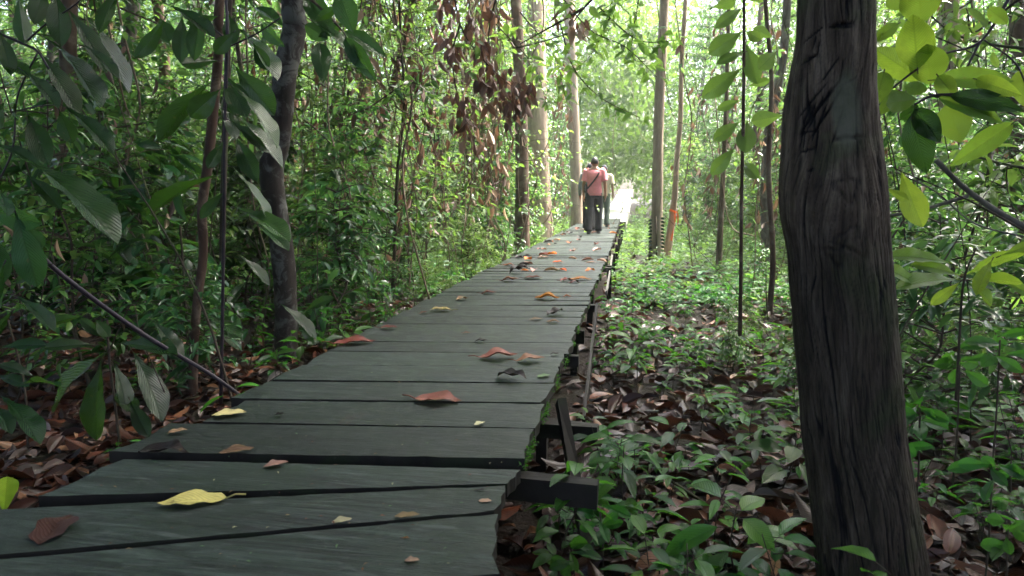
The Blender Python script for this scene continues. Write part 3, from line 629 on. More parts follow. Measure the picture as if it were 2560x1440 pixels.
# understorey trees whose leaves fill the space below the canopy
UT = [sapling(40, 6.0, 2600, .11, M['leaf_mid'], 1.3, 'understorey_tree', 40), sapling(41, 7.0, 2800, .12, M['leaf_lite'], 1.4, 'understorey_tree'), sapling(42, 5.0, 2200, .10, M['leaf_lite'], 1.1, 'understorey_tree', 20), sapling(43, 8.0, 3000, .13, M['leaf_mid'], 1.5, 'understorey_tree')]
ul = ['medium understorey tree with mid green leaves and some dead ones', 'tall understorey tree with light green leaves', 'small understorey tree with fresh light leaves', 'tallest understorey tree with mid green leaves']
uu_ = [False] * 4; tries = 0; up_ = []
while len(up_) < 150 and tries < 30000:
    tries += 1
    y = 8 + 28 * random.random(); x = random.uniform(-1.15 * y, .62 * y)
    if x > -1: 
        if x < np.interp(y, [8, 14, 20, 36], [3.2, 3.0, 2.3, 1.2]): continue
    elif x > np.interp(y, [8, 14, 24, 36], [-2.8, -2.7, -2.5, -2.3]): continue
    if not far_enough(x, y, 1.25, up_): continue
    up_.append((x, y))
for (x, y) in up_:
    k = random.randrange(4); o = UT[k] if not uu_[k] else copy_tree(UT[k]); uu_[k] = True; s = random.uniform(.8, 1.2)
    o.location = (x, y, gzf(x, y)); o.rotation_euler = (random.uniform(-.08, .08), random.uniform(-.08, .08), random.uniform(0, 6.28)); o.scale = (s, s, s)
    side = 'left' if x < -1 else 'right'; tag(o, 'unseen %s added for shade, %s' % (ul[k], side), 'tree', 'understorey trees %s of the boardwalk' % side)
# the same trees, unseen round and behind the viewer, added to shade the walk
tries = 0; bk = []
while len(bk) < 52 and tries < 9000:
    tries += 1; y = random.uniform(-11, 9); x = random.uniform(-15, 12)
    if in_view(x * .86, y + 1.8) or abs(x + .4) < 2.0 or (x * x + y * y) < 6.5 or not far_enough(x, y, 1.5, bk): continue
    bk.append((x, y)); k = random.randrange(4); o = copy_tree(UT[k]); s = random.uniform(.8, 1.15)
    o.location = (x, y, gzf(x, y)); o.rotation_euler = (0, 0, random.uniform(0, 6.28)); o.scale = (s, s, s)
    side = 'left' if x < -1 else 'right'; tag(o, 'unseen %s added for shade, %s' % (ul[k], side), 'tree', 'understorey trees %s of the boardwalk' % side)
# ------------------------------------------------------------------ far mass of foliage beyond what one can count
fb = MB()
for i in range(1500):
    y = random.uniform(31, 74); x = random.uniform(-1.12 * y, .58 * y) if i > 160 else PX + random.uniform(-2.4, 2.4)
    z0 = gzf(x, y); H = random.uniform(1, 9) if random.random() < .6 else random.uniform(7, 19); n = 150
    if abs(x - PX) < 2.4: H = max(H, CAMZ + y * .026 + 1.5 - z0) if abs(x - PX) < 1.9 else H
    c = np.array((x, y, z0 + H)); p = c + rng.normal(size=(n, 3)) * (1.0, 1.0, .8); p[:, 2] = np.maximum(p[:, 2], z0)
    if abs(x - PX) < 2.4: k_ok = (np.abs(p[:, 0] - PX) > .95) | (p[:, 2] > CAMZ + y * (.018 if y < 48 else .010)); p = p[k_ok]; n = len(p)
    fb.leaves(T_LOW, p, rng.normal(size=(n, 3)) + (0, 0, -.3), rng.normal(size=(n, 3)) * .6 + (0, 0, 1), .22 + .25 * rng.random(n), .09 + .12 * rng.random(n), rng.random(n) * .5 + random.random() * .5)
    if i % 4 == 0 and abs(x - PX) > 5: fb.tube([(x, y, z0 - .2), (x + .2, y, z0 + H * .5), (x + random.uniform(-.5, .5), y, z0 + H + 1)], [.12, .09, .04], 6, .5, 1)
tag(fb.build('distant_undergrowth', [M['leaf_lite'], M['bark_grey']]), 'bright mass of far off forest foliage behind the walkers', 'foliage', kind='stuff')
# ------------------------------------------------------------------ lianas
LI = []
def liana(seed, H=7):
    g = random.Random(seed); root = empty('hanging_liana'); mb = MB(); pts = []; x = y_ = 0.0
    for i in range(12):
        pts.append((x, y_, H * i / 11 - .05)); x += g.uniform(-.28, .28); y_ += g.uniform(-.2, .2)
    pp = catmull(pts, 4); mb.tube(pp, .006 + .006 * g.random(), 5)
    if g.random() < .7:
        i = g.randint(6, 20); q = pp[i]; e = pp[min(i + 12, len(pp) - 1)] + np.array((g.uniform(.4, 1.0), g.uniform(-.3, .3), 0)); m_ = (q + e) / 2 - np.array((-.1, 0, .7))
        mb.tube(catmull([q, m_, e], 8), .008, 5)
    s_ = mb.build('vine', M['vine'], root); fo = MB(); n = 26; gg = np.random.default_rng(seed); ii = gg.integers(3, len(pp) - 8, n)
    fo.leaves(T_MID, pp[ii], gg.normal(size=(n, 3)) + (0, 0, -.5), gg.normal(size=(n, 3)) * .5 + (0, 0, 1), .07 + .05 * gg.random(n), .035 + .02 * gg.random(n), gg.random(n))
    f_ = fo.build('foliage', M['leaf_mid'], root); kid(root, s_, f_); return root
LP = [liana(i) for i in range(5)]; lu = [False] * 5
lian = [(610, 6), (760, 7), (820, 8), (1010, 7.5), (1085, 7), (1130, 9), (1185, 8.5), (1215, 9.5), (1240, 10), (1262, 11), (1280, 12), (1325, 13), (880, 6.5), (930, 9), (440, 6), (380, 8), (230, 6), (1560, 20), (1600, 22), (1740, 12), (1775, 13), (1890, 9), (2290, 6), (2440, 7), (2500, 8), (1390, 17), (1045, 12), (650, 9), (330, 11), (520, 12)]
for i, (px, Y) in enumerate(lian):
    k = i % 5; o = LP[k] if not lu[k] else copy_tree(LP[k]); lu[k] = True
    q = P(px, 490, Y); o.location = (q.x, Y, gzf(q.x, Y)); o.rotation_euler = (0, 0, random.uniform(0, 6.28)); o.scale = (1, 1, random.uniform(.8, 1.1))
    tag(o, 'thin tan liana hanging down through the foliage %s of the boardwalk' % ('left' if q.x < -1 else 'right'), 'liana', 'lianas hanging %s of the boardwalk' % ('left' if q.x < -1 else 'right'))
def curtain(seed, H=4.5):
    g = np.random.default_rng(seed); root = empty('withered_vine'); st = MB(); db = MB()
    for j in range(5):
        x0, y0 = g.normal() * .25, g.normal() * .2; pts = [(x0 + .15 * math.sin(i * 1.3 + j) + g.normal() * .05, y0 + g.normal() * .05, H * i / 9 - .1) for i in range(10)]
        pp = catmull(pts, 4); st.tube(pp, .004 + .004 * g.random(), 5); n = 16; ii = g.integers(8, len(pp), n)
        p = pp[ii] + g.normal(size=(n, 3)) * .05
        for T in T_DEAD[:2]: db.leaves(T, p[::2] if T is T_DEAD[0] else p[1::2], g.normal(size=(n // 2, 3)) * .4 + (0, 0, -1), g.normal(size=(n // 2, 3)), .10 + .14 * g.random(n // 2), .035 + .05 * g.random(n // 2), g.random(n // 2))
    s_ = st.build('vine', M['vine'], root); d_ = db.build('dead_leaves', M['hang'], root); kid(root, s_, d_); return root
CU = [curtain(i) for i in (1, 2, 3)]; cu_ = [False] * 3
for i, (px, Y) in enumerate([(1030, 9), (1090, 10), (1150, 11), (1210, 11.5), (1250, 9.5), (1270, 12.5), (960, 9), (890, 8), (820, 9), (1400, 17.5), (1780, 12), (1880, 10), (740, 10), (620, 9), (2500, 9), (2350, 10)]):
    k = i % 3; o = CU[k] if not cu_[k] else copy_tree(CU[k]); cu_[k] = True; q = P(px, 490, Y); s = random.uniform(.7, 1.25)
    o.location = (q.x, Y, gzf(q.x, Y)); o.rotation_euler = (0, 0, random.uniform(0, 6.28)); o.scale = (s, s, s)
    side = 'left' if q.x < -1 else 'right'; tag(o, 'bunch of vines hung with withered brown leaves %s of the boardwalk' % side, 'vine', 'withered vines %s of the boardwalk' % side)
# ------------------------------------------------------------------ hand placed big leaved plants
CAMV = Vector((0, 0, CAMZ))
def big_plant(name, label, cat, Y, leaves, stems, mat, stem_mat, tmpl=T_BIG, group=None, loc=None):
    """leaves: (bx,by,tx,ty,width_px[,tint]); stems: [(px,py,w)...] lists."""
    q0 = P(stems[0][-1][0], stems[0][-1][1], Y) if loc is None else loc
    root = empty(name, tuple(q0)); tag(root, label, cat, group); fo = MB(); st = MB(); o0 = np.array(q0)
    for s in stems:
        dy = s[0][3] if len(s[0]) > 3 else 0
        pp = catmull([tuple(P(a[0], a[1], Y + (a[3] if len(a) > 3 else 0))) for a in s], 5) - o0
        rad = catmull([(a[2] / F * Y / 2, 0, 0) for a in s], 5)[:, 0]; st.tube(pp, rad, 8, .5, 0, .04)
    for lf in leaves:
        bx, by, tx, ty, wd = lf[:5]; ti = lf[5] if len(lf) > 5 else random.uniform(.15, .8)
        dY = random.uniform(-.05, .05) * Y / 2
        b_0 = P(bx, by, Y + dY); t_0 = P(tx, ty, Y + dY - random.uniform(-.02, .10) * Y * .5)
        L = (t_0 - b_0).length; app = wd / F * Y; real = max(app, .34 * L)
        d = (t_0 - b_0).normalized(); view = (CAMV - (b_0 + t_0) / 2).normalized()
        n = (view - d * view.dot(d)).normalized(); ang = math.acos(min(1, app / real)) * .95
        sgn = 1 if (Matrix.Rotation(ang, 3, d) @ n).z > n.z else -1
        if random.random() < .12: sgn = -sgn
        n = Matrix.Rotation(ang * sgn, 3, d) @ n
        if n.z < 0: n = -n
        fo.leaves(tmpl, [np.array(b_0) - o0], [np.array(d)], [np.array(n)], [L * 1.02], [real], [ti])
        # petiole
        st.tube([np.array(b_0 - d * L * .10) - o0, np.array(b_0 + d * L * .03) - o0], [.0022, .0018], 5)
    if not leaves: st.build('stem', stem_mat, root); return root
    st.build('stem', stem_mat, root); fo.build('foliage', mat, root); return root
big_plant('big_leaf_plant', 'overhanging plant with long dark drooping leaves in the top left corner', 'plant', 2.3,
    [(170, 25, 275, 155, 46, .2), (95, 130, 207, 262, 48, .15), (205, 30, 350, 200, 22, .3), (45, -10, 62, 112, 45, .8), (158, 265, 288, 348, 30, .35), (120, 100, 275, 215, 13, .3), (148, 275, 178, 352, 50, .7),
     (140, -20, 150, 90, 60, .1), (412, 45, 352, 145, 40, .25), (70, 285, 110, 385, 62, .15), (10, 255, -30, 330, 50, .3), (48, 390, 312, 532, 42, .55), (65, 435, 150, 505, 40, .6), (20, 300, 60, 270, 34, .6),
     (55, 175, 150, 240, 24, .5), (-20, 150, 60, 160, 14, 1.0), (205, 110, 300, 170, 16, .5), (-20, 360, 90, 385, 20, .6), (0, 80, 30, 170, 40, .2), (300, -20, 240, 60, 34, .3), (110, -30, 90, 40, 50, .1), (130, 330, 60, 345, 40, .2)],
    [[(-60, 60, 9), (60, 110, 8), (95, 130, 7), (122, 172, 5)], [(60, 110, 6), (115, 60, 5), (190, 10, 4), (260, -60, 3)], [(95, 130, 5), (60, 200, 5), (40, 260, 5), (30, 380, 5), (-30, 500, 6)], [(30, 280, 4), (100, 265, 4), (150, 262, 3)]],
    M['leaf_dark'], M['twig'])
big_plant('drooping_leaf_plant', 'plant with broad glossy ribbed leaves drooping at the left edge', 'plant', 1.9,
    [(38, 530, 92, 712, 84, .5), (60, 560, 106, 612, 38, .7), (-30, 520, 60, 560, 60, .5), (10, 660, -30, 760, 50, .2), (-40, 560, 10, 700, 70, .4), (0, 480, 30, 520, 22, .2)],
    [[(-60, 470, 8), (10, 510, 8), (45, 535, 6)]], M['leaf_dark'], M['twig'])
big_plant('dead_branch', 'dark smooth bare stick leaning diagonally onto the left edge of the boardwalk', 'branch', 3.0, [], [[(-40, 500, 13, -.6), (20, 540, 13, -.55), (110, 648, 13, -.45), (230, 745, 13, -.3), (368, 842, 13, -.12), (520, 932, 11, .0), (618, 1001, 9, .06)]], M['leaf_dark'], M['twig'])
big_plant('large_leaf_sapling', 'sapling with broad dark leaves behind the thin red stem', 'sapling', 3.7,
    [(588, 167, 677, 278, 78, .2), (525, 208, 388, 322, 52, .15), (565, 190, 606, 272, 62, .3), (548, 225, 478, 290, 62, .15), (580, 213, 712, 332, 20, .9), (570, 278, 722, 380, 13, .5), (577, 303, 672, 366, 34, .1),
     (572, 35, 580, 97, 44, .3), (592, 70, 707, 156, 16, .6), (633, 108, 665, 166, 38, .3), (545, 152, 452, 160, 34, .7), (590, 345, 632, 432, 52, .1), (425, 15, 532, 62, 24, .2), (505, 15, 478, 138, 44, .45), (455, 40, 452, 142, 46, .4),
     (400, 45, 418, 92, 48, .9), (585, 80, 540, 130, 40, .3), (545, 40, 480, 60, 30, .2), (560, 250, 590, 330, 40, .2), (540, 440, 360, 500, 30, .6), (580, 420, 700, 540, 14, .9), (590, 520, 720, 560, 26, .9), (560, 480, 500, 540, 30, .4), (560, 350, 520, 420, 34, .2)],
    [[(560, -60, 7), (568, 60, 8), (566, 180, 9), (562, 330, 8), (560, 520, 9), (556, 800, 9), (552, 1010, 10)], [(566, 120, 5), (640, 85, 4), (700, 45, 3)], [(566, 100, 5), (530, 70, 4), (440, 20, 4)]],
    M['leaf_dark'], M['twig'], T_BIG)
big_plant('leafy_branch', 'leafy branch of oval green leaves reaching right from the crooked mottled tree', 'branch', 4.6,
    [(850, -15, 880, 72, 60, .8), (862, 78, 962, 126, 34, .75), (862, 95, 932, 192, 44, .6), (765, -20, 822, 72, 56, .3), (762, 62, 822, 100, 44, .1), (800, 108, 806, 186, 50, .3), (800, 62, 897, 130, 18, .95), (855, 60, 800, 90, 26, .4),
     (840, 20, 790, 50, 26, .3), (875, 110, 895, 165, 24, .5), (640, 20, 700, 40, 18, .6), (655, 60, 690, 110, 28, .4)],
    [[(735, -30, 8), (790, 10, 7), (850, 70, 5), (870, 100, 3)]], M['leaf_dark'], M['stem'], T_BIGO)
big_plant('rosette_plant', 'low plant with long ribbed glossy leaves between the sticks and the near left deck edge', 'plant', 3.0,
    [(262, 885, 84, 1006, 52, .5), (255, 900, 214, 1100, 66, .15), (283, 905, 330, 1012, 40, .5), (332, 880, 418, 1022, 62, .2), (238, 862, 112, 858, 34, .5), (325, 1000, 366, 1082, 46, .2), (282, 985, 336, 1006, 30, .9), (270, 850, 200, 800, 30, .4),
     (300, 860, 420, 850, 30, .4), (240, 800, 268, 835, 36, .8), (210, 790, 120, 800, 26, .6), (380, 800, 460, 880, 40, .2)],
    [[(268, 800, 5), (272, 880, 7), (285, 990, 7), (300, 1110, 8)], [(272, 880, 4), (330, 760, 3), (352, 840, 3), (420, 1000, 4)]], M['leaf_dark'], M['stem'])
big_plant('ribbed_leaf_seedling', 'glossy ribbed seedling at the far left below the leaning stick', 'plant', 2.6,
    [(0, 990, 112, 1066, 40, .5), (-10, 940, 60, 950, 30, .4), (90, 945, 0, 900, 32, .3), (60, 960, 150, 935, 26, .5), (-20, 1010, 30, 1060, 40, .3), (130, 660, 30, 700, 30, .4), (40, 740, 140, 800, 30, .5), (30, 780, -30, 840, 30, .4), (0, 870, 100, 850, 30, .5)],
    [[(20, 800, 5), (60, 960, 6), (70, 1120, 7)]], M['leaf_dark'], M['stem'])
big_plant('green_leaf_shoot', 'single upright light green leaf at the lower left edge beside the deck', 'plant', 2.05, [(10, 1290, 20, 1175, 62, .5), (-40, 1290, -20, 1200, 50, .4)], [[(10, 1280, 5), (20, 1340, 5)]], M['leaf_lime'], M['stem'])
big_plant('fern_like_sapling', 'sapling with wide ribbed leaves low behind the thin red stem', 'sapling', 4.6,
    [(470, 700, 340, 780, 40, .6), (480, 690, 560, 730, 30, .6), (430, 680, 380, 640, 26, .5), (470, 760, 600, 800, 26, .6), (420, 720, 320, 700, 26, .5), (520, 790, 600, 850, 34, .4), (430, 790, 350, 850, 34, .3), (250, 560, 330, 620, 30, .4),
     (600, 640, 680, 700, 24, .5), (620, 700, 560, 760, 24, .4), (700, 760, 800, 830, 26, .5), (760, 780, 820, 740, 24, .6), (380, 560, 300, 600, 30, .5), (640, 560, 720, 600, 24, .6)],
    [[(450, 560, 6), (460, 700, 7), (468, 850, 8), (470, 1000, 9)]], M['leaf_dark'], M['stem'])
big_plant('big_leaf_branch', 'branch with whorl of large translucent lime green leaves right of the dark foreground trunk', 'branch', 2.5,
    [(2294, 172, 2282, 36, 76, 1.0), (2326, 212, 2317, 98, 76, .05), (2306, 200, 2178, 116, 58, .85), (2338, 200, 2540, 188, 46, .45), (2345, 245, 2520, 290, 38, .5), (2292, 248, 2190, 262, 46, .1), (2370, 258, 2402, 352, 70, .05),
     (2532, 308, 2392, 404, 50, .5), (2345, 190, 2385, 240, 40, .9), (2440, 198, 2535, 232, 40, .95), (2550, 175, 2570, 260, 50, .9), (2300, 60, 2300, -60, 80, .05), (2230, -20, 2260, 20, 50, .2), (2215, 95, 2185, 90, 30, .8),
     (2245, 60, 2185, 100, 28, .7), (2210, 180, 2192, 250, 50, .85), (2250, 230, 2212, 270, 40, .6), (2320, 225, 2250, 215, 30, .6), (2470, 20, 2520, 60, 30, .6)],
    [[(2200, 245, 4), (2290, 175, 5), (2360, 135, 5), (2450, 105, 6), (2520, 0, 8), (2560, -80, 9)], [(2320, 235, 5), (2370, 240, 5), (2400, 200, 5), (2450, 105, 6)], [(2330, 240, 5), (2440, 240, 4), (2540, 290, 4)], [(2460, 100, 4), (2540, 160, 4), (2580, 260, 4)]],
    M['leaf_lime'], M['twig'], T_BIGO)
big_plant('big_leaf_sprig', 'dark glossy leaves hanging below the lime leaved whorl beside the trunk', 'branch', 2.45,
    [(2375, 240, 2558, 262, 42, .9), (2288, 270, 2348, 352, 52, .8), (2280, 288, 2316, 430, 66, .1), (2250, 300, 2300, 260, 30, .4), (2410, 250, 2490, 300, 26, .2)], [[(2385, 235, 5), (2330, 240, 6), (2285, 262, 5)]], M['leaf_dark'], M['twig'], T_BIGO)
big_plant('spotted_leaf_shoot', 'yellow green spotted leaf hanging right of the dark trunk', 'plant', 2.5, [(2252, 428, 2302, 556, 58, 1.0), (2215, 470, 2270, 500, 20, .9)], [[(2235, 415, 3), (2252, 428, 3), (2420, 500, 4), (2600, 600, 6)]], M['leaf_lime'], M['stem'])
big_plant('bare_branch', 'bare grey branch sloping down at the right edge', 'branch', 3.0, [], [[(2340, 400, 12), (2400, 460, 12), (2480, 520, 13), (2600, 590, 14)], [(2225, 540, 7), (2320, 520, 8), (2420, 490, 9)], [(2240, 430, 4), (2340, 480, 4), (2440, 560, 4), (2600, 600, 4)]], M['leaf_dark'], M['bark_grey'])
big_plant('broad_leaf_sapling', 'straight thin sapling with spaced broad leaves left of the dark foreground trunk', 'sapling', 4.0,
    [(1855, 80, 1782, 128, 46, .5), (1852, 172, 1766, 236, 46, .6), (1866, 112, 1888, 192, 42, .4), (1865, 78, 1895, 96, 26, 1), (1935, 95, 1885, 72, 26, .7), (1862, 130, 1800, 150, 22, .3), (1958, 288, 1880, 302, 40, .8), (1868, 303, 1864, 368, 48, .3),
     (1848, 305, 1792, 345, 34, .6), (1836, 370, 1782, 432, 36, .1), (1850, 250, 1798, 272, 24, .4), (1940, 130, 1905, 165, 40, .9), (1780, 20, 1840, 0, 30, .6), (1870, 215, 1925, 200, 20, .7), (1858, 405, 1885, 435, 30, .2), (1862, 0, 1920, -20, 34, .7), (1855, 20, 1800, 60, 30, .6)],
    [[(1860, -60, 6), (1860, 100, 7), (1858, 300, 8), (1854, 500, 8), (1852, 700, 9), (1850, 840, 10)]], M['leaf_lite'], M['bark_red'])
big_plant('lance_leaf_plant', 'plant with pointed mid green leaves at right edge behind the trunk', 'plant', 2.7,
    [(2400, 690, 2300, 650, 26, .6), (2410, 690, 2540, 620, 26, .7), (2420, 700, 2560, 690, 28, .8), (2400, 700, 2260, 690, 24, .5), (2420, 705, 2500, 760, 26, .5), (2400, 705, 2330, 760, 26, .9), (2500, 640, 2600, 600, 24, .7), (2380, 660, 2240, 620, 26, .5),
     (2480, 650, 2440, 720, 30, .9), (2300, 720, 2230, 660, 20, .6), (2500, 700, 2600, 740, 26, .4)],
    [[(2440, 620, 4), (2410, 700, 5), (2400, 820, 6), (2390, 1000, 7)]], M['leaf_lime'], M['stem'])
for j, (cx_, cy_, Yy, n_) in enumerate([(2300, 1030, 2.6, 9), (2480, 1180, 2.3, 9), (2250, 1100, 2.5, 7), (2520, 1330, 2.0, 8), (1430, 1380, 1.95, 7), (1500, 1290, 2.2, 7), (2400, 900, 3.2, 8), (2500, 860, 3.1, 8)]):
    lv = []
    for k in range(n_):
        a = k * 2.4 + j; L = random.uniform(50, 100); bx_, by_ = cx_ + random.uniform(-14, 14), cy_ + random.uniform(-30, 30)
        lv.append((bx_, by_, bx_ + math.cos(a) * L, by_ - math.sin(a) * L * .45 + 8, random.uniform(18, 34), random.uniform(.1, .8)))
    g0 = P(cx_, cy_, Yy); pz = gzf(g0.x, Yy)
    foot = P(cx_ + 10, cy_, Yy); foot.z = pz
    q = foot - CAMV; depth = q.y * cy - q.x * sy
    # stem end is given in picture units by projecting the foot
    def proj(v):
        d = v - CAMV; a = d.x * cy + d.y * sy; f_ = -d.x * sy + d.y * cy; dep = f_ * cp - d.z * sp; up = f_ * sp + d.z * cp
        return 1280 + F * a / dep, 720 - F * up / dep
    fx, fy_ = proj(foot)
    big_plant('broad_seedling', ['wet ribbed leaf seedling right of the dark trunk at mid height', 'large seedling near the lower right corner', 'ribbed seedling close against the right side of the dark trunk', 'lowest seedling in the bottom right corner',
              'bright seedling beside the near right corner of the boardwalk', 'long leaved seedling beside the near boardwalk beam', 'shady seedling behind the dark trunk on the right', 'small leaved seedling at the right edge halfway down'][j], 'seedling', Yy, lv,
              [[(cx_, cy_ - 10, 4), ((cx_ + fx) / 2 + 4, (cy_ + fy_) / 2, 4), (fx, fy_, 5)]], M['leaf_seed'], M['stem'])
# climbing plant on the straight tree
mb = MB(); n = 26; cl = empty('climbing_plant', tuple(P(1641, 650, 13.5)))
o0 = np.array(P(1641, 650, 13.5)); pts = []
for k in range(n):
    f = k / n; py = 655 - 115 * f; px = 1641 + (11 if k % 2 else -11); p = np.array(P(px, py, 13.40)) - o0; pts.append(p)
mb.leaves(T_MID, pts, [((1 if k % 2 else -1) * .8, -.55, -.35) for k in range(n)], [(0, -1, .35)] * n, [.085] * n, [.055] * n, rng.random(n) * .3)
mb.build('foliage', single('ivy', (.012, .035, .012), .8), cl); mb = MB(); mb.tube([np.array(P(1641, 660, 13.42)) - o0, np.array(P(1640, 540, 13.42)) - o0], .012, 6); mb.build('stem', M['stem'], cl)
tag(cl, 'climbing plant with two rows of dark round leaves on the foot of the straight trunk', 'climbing plant')
# orange ribbon
mb = MB(); q = P(1684, 528, 14.05); Rr = .075; n = 18
for s_ in (0, 1):
    V = [(q.x + Rr * math.cos(a), 14.2 + Rr * math.sin(a), q.z + .02 * math.sin(a * 2) + dz) for a in np.linspace(0, 2 * math.pi, n) for dz in (-.022, .022)]
mb.add(V, [(i * 2, i * 2 + 2, i * 2 + 3, i * 2 + 1) for i in range(n - 1)])
top_ = P(1686, 530, 14.05); V = []
for i in range(12):
    f = i / 11; c = P(1686 + 3 * math.sin(f * 5) - 4 * f, 528 + 74 * f, 14.05)
    for s_ in (-1, 1): V += [(c.x + s_ * (.011 + .008 * math.sin(f * 9)), c.y - .012 * math.sin(f * 12 + s_), c.z)]
mb.add(V, [(i * 2, i * 2 + 1, i * 2 + 3, i * 2 + 2) for i in range(11)])
mb.add([(v[0] + .05 + .02 * i / 24, v[1] - .01, v[2] * 1.0) for i, v in enumerate(V[:12])], [(i * 2, i * 2 + 1, i * 2 + 3, i * 2 + 2) for i in range(5)])
tag(mb.build('ribbon', plain('orange plastic ribbon', (.75, .16, .04), .5)), 'bright orange ribbon tied round the slender leaning tree', 'ribbon')
# dead leaf cluster branch hanging over the walk, top centre
def dead_branch(name, label, Y, nodes, n, sx_, sy__, stems, seed, Lm=.14, frac_green=.35):
    g = np.random.default_rng(seed); o = P(nodes[0][0], nodes[0][1], Y); root = empty(name, tuple(o)); tag(root, label, 'branch'); st = MB(); o0 = np.array(o)
    for s in stems: pp = catmull([tuple(P(a, b, Y)) for a, b in s], 5) - o0; st.tube(pp, np.linspace(.012, .004, len(pp)), 6, .5, 0, .05)
    st.build('stem', M['stem'], root); mb = MB(); gb = MB()
    for (px, py) in nodes:
        p = np.array([np.array(P(px + g.normal() * sx_, py + g.normal() * sy__, Y + g.normal() * .15)) - o0 for _ in range(n)])
        mb.leaves(T_DEAD[g.integers(0, 4)], p, g.normal(size=(n, 3)) * (.35, .35, .2) + (0, 0, -1), g.normal(size=(n, 3)), Lm * (.6 + .8 * g.random(n)), Lm * (.28 + .25 * g.random(n)), g.random(n))
        m = int(n * frac_green)
        if m: gb.leaves(T_MID, p[:m] + g.normal(size=(m, 3)) * .12, g.normal(size=(m, 3)) + (0, 0, -.6), g.normal(size=(m, 3)) * .5 + (0, 0, 1), .10 + .06 * g.random(m), .045 + .03 * g.random(m), g.random(m))
    mb.build('dead_leaves', M['hang'], root)
    if frac_green: gb.build('foliage', M['leaf_lite'], root)
dead_branch('withered_branch', 'withered branch hung with a thick column of brown leaves above the walk', 7.0,
    [(1120, 20), (1110, 90), (1130, 130), (1180, 60), (1200, 110), (1215, 170), (1205, 200), (1235, 190), (1265, 215), (1290, 240), (1300, 210), (1255, 250), (1275, 280), (1220, 30), (1160, 260), (1155, 300), (1040, 180)], 13, 15, 22,
    [[(1130, -60), (1150, 60), (1200, 140), (1260, 200), (1300, 230)], [(1250, -40), (1225, 60), (1215, 180)], [(1150, 60), (1130, 150), (1155, 290)]], 5, .15, .2)
dead_branch('withered_twig', 'dark dead leaves hanging in the top centre under green leaves', 5.5, [(1435, 50), (1420, 30), (1450, 70)], 7, 14, 14, [[(1520, -40), (1460, 20), (1430, 60)], [(1460, 20), (1390, 60), (1300, 110)]], 6, .10, .3)
dead_branch('withered_twig', 'sparse dry leaf spray low in the undergrowth at centre left', 8.0, [(760, 200), (850, 180), (870, 250), (800, 420), (1020, 320), (1060, 300), (960, 260), (1000, 270), (1000, 620), (940, 540), (905, 500)], 5, 20, 20, [[(700, 150), (860, 240), (1060, 300)], [(860, 240), (1000, 620)]], 8, .13, .3)
# green branch arching over the walk (centre right, top)
g = np.random.default_rng(77)
def arch(name, label, Y, stems, n, seed, ll=.11, mat='leaf_lite'):
    g = np.random.default_rng(seed); o = P(*stems[0][0], Y); root = empty(name, tuple(o)); tag(root, label, 'branch'); o0 = np.array(o); st = MB(); fo = MB()
    for s in stems:
        pp = catmull([tuple(P(a, b, Y)) for a, b in s], 8) - o0; pp[:, 1] += .2 * np.sin(np.linspace(0, 4, len(pp))); st.tube(pp, np.linspace(.008, .003, len(pp)), 5)
        ii = g.integers(2, len(pp), n); p = pp[ii] + g.normal(size=(n, 3)) * .05
        fo.leaves(T_MID, p, g.normal(size=(n, 3)) * (1, .7, .4) + (0, 0, -.45), g.normal(size=(n, 3)) * .5 + (0, -.3, .8), ll * (.6 + .8 * g.random(n)), ll * (.3 + .22 * g.random(n)), g.random(n))
    st.build('stem', M['stem'], root); fo.build('foliage', M[mat], root)
arch('arching_branch', 'thin arching branch with scattered bright leaves above the walkers', 6.5, [[(1380, -40), (1470, 60), (1560, 110), (1640, 200)], [(1290, 120), (1390, 80), (1450, 60), (1560, 0)], [(1400, 60), (1430, 160), (1500, 240), (1600, 300)], [(1500, 20), (1600, 90), (1700, 110)]], 42, 31)
arch('arching_branch', 'upper arching branch with bright green leaves between the withered leaves and the straight trunk', 8, [[(1300, 30), (1380, 130), (1420, 260)], [(1560, -40), (1480, 120), (1440, 180)], [(1240, 60), (1330, 160), (1380, 300)], [(1600, -30), (1580, 130), (1640, 160)]], 46, 32, .12)
arch('arching_branch', 'leafy twig fan filling the top between left trunks', 6, [[(740, 30), (860, 90), (960, 60)], [(900, 280), (1000, 200), (1100, 240)], [(620, -20), (660, 120), (640, 300)], [(760, 300), (840, 380), (960, 360)]], 44, 33, .10, 'leaf_mid')
arch('arching_branch', 'twigs with small dark leaves across the upper left gap', 4.6, [[(200, 330), (330, 300), (480, 330)], [(0, 420), (120, 380), (260, 420)], [(60, 620), (200, 560), (380, 620)], [(300, 20), (420, 80), (520, 180)]], 34, 34, .09, 'leaf_mid')
arch('arching_branch', 'leafy twigs in the top right corner above the lime leaves', 4, [[(2600, -40), (2480, 60), (2380, 40)], [(2560, 120), (2420, 60), (2260, 30)], [(2250, 100), (2330, 60), (2420, 160)], [(2560, 420), (2460, 380), (2380, 420)]], 30, 35, .09, 'leaf_lite')
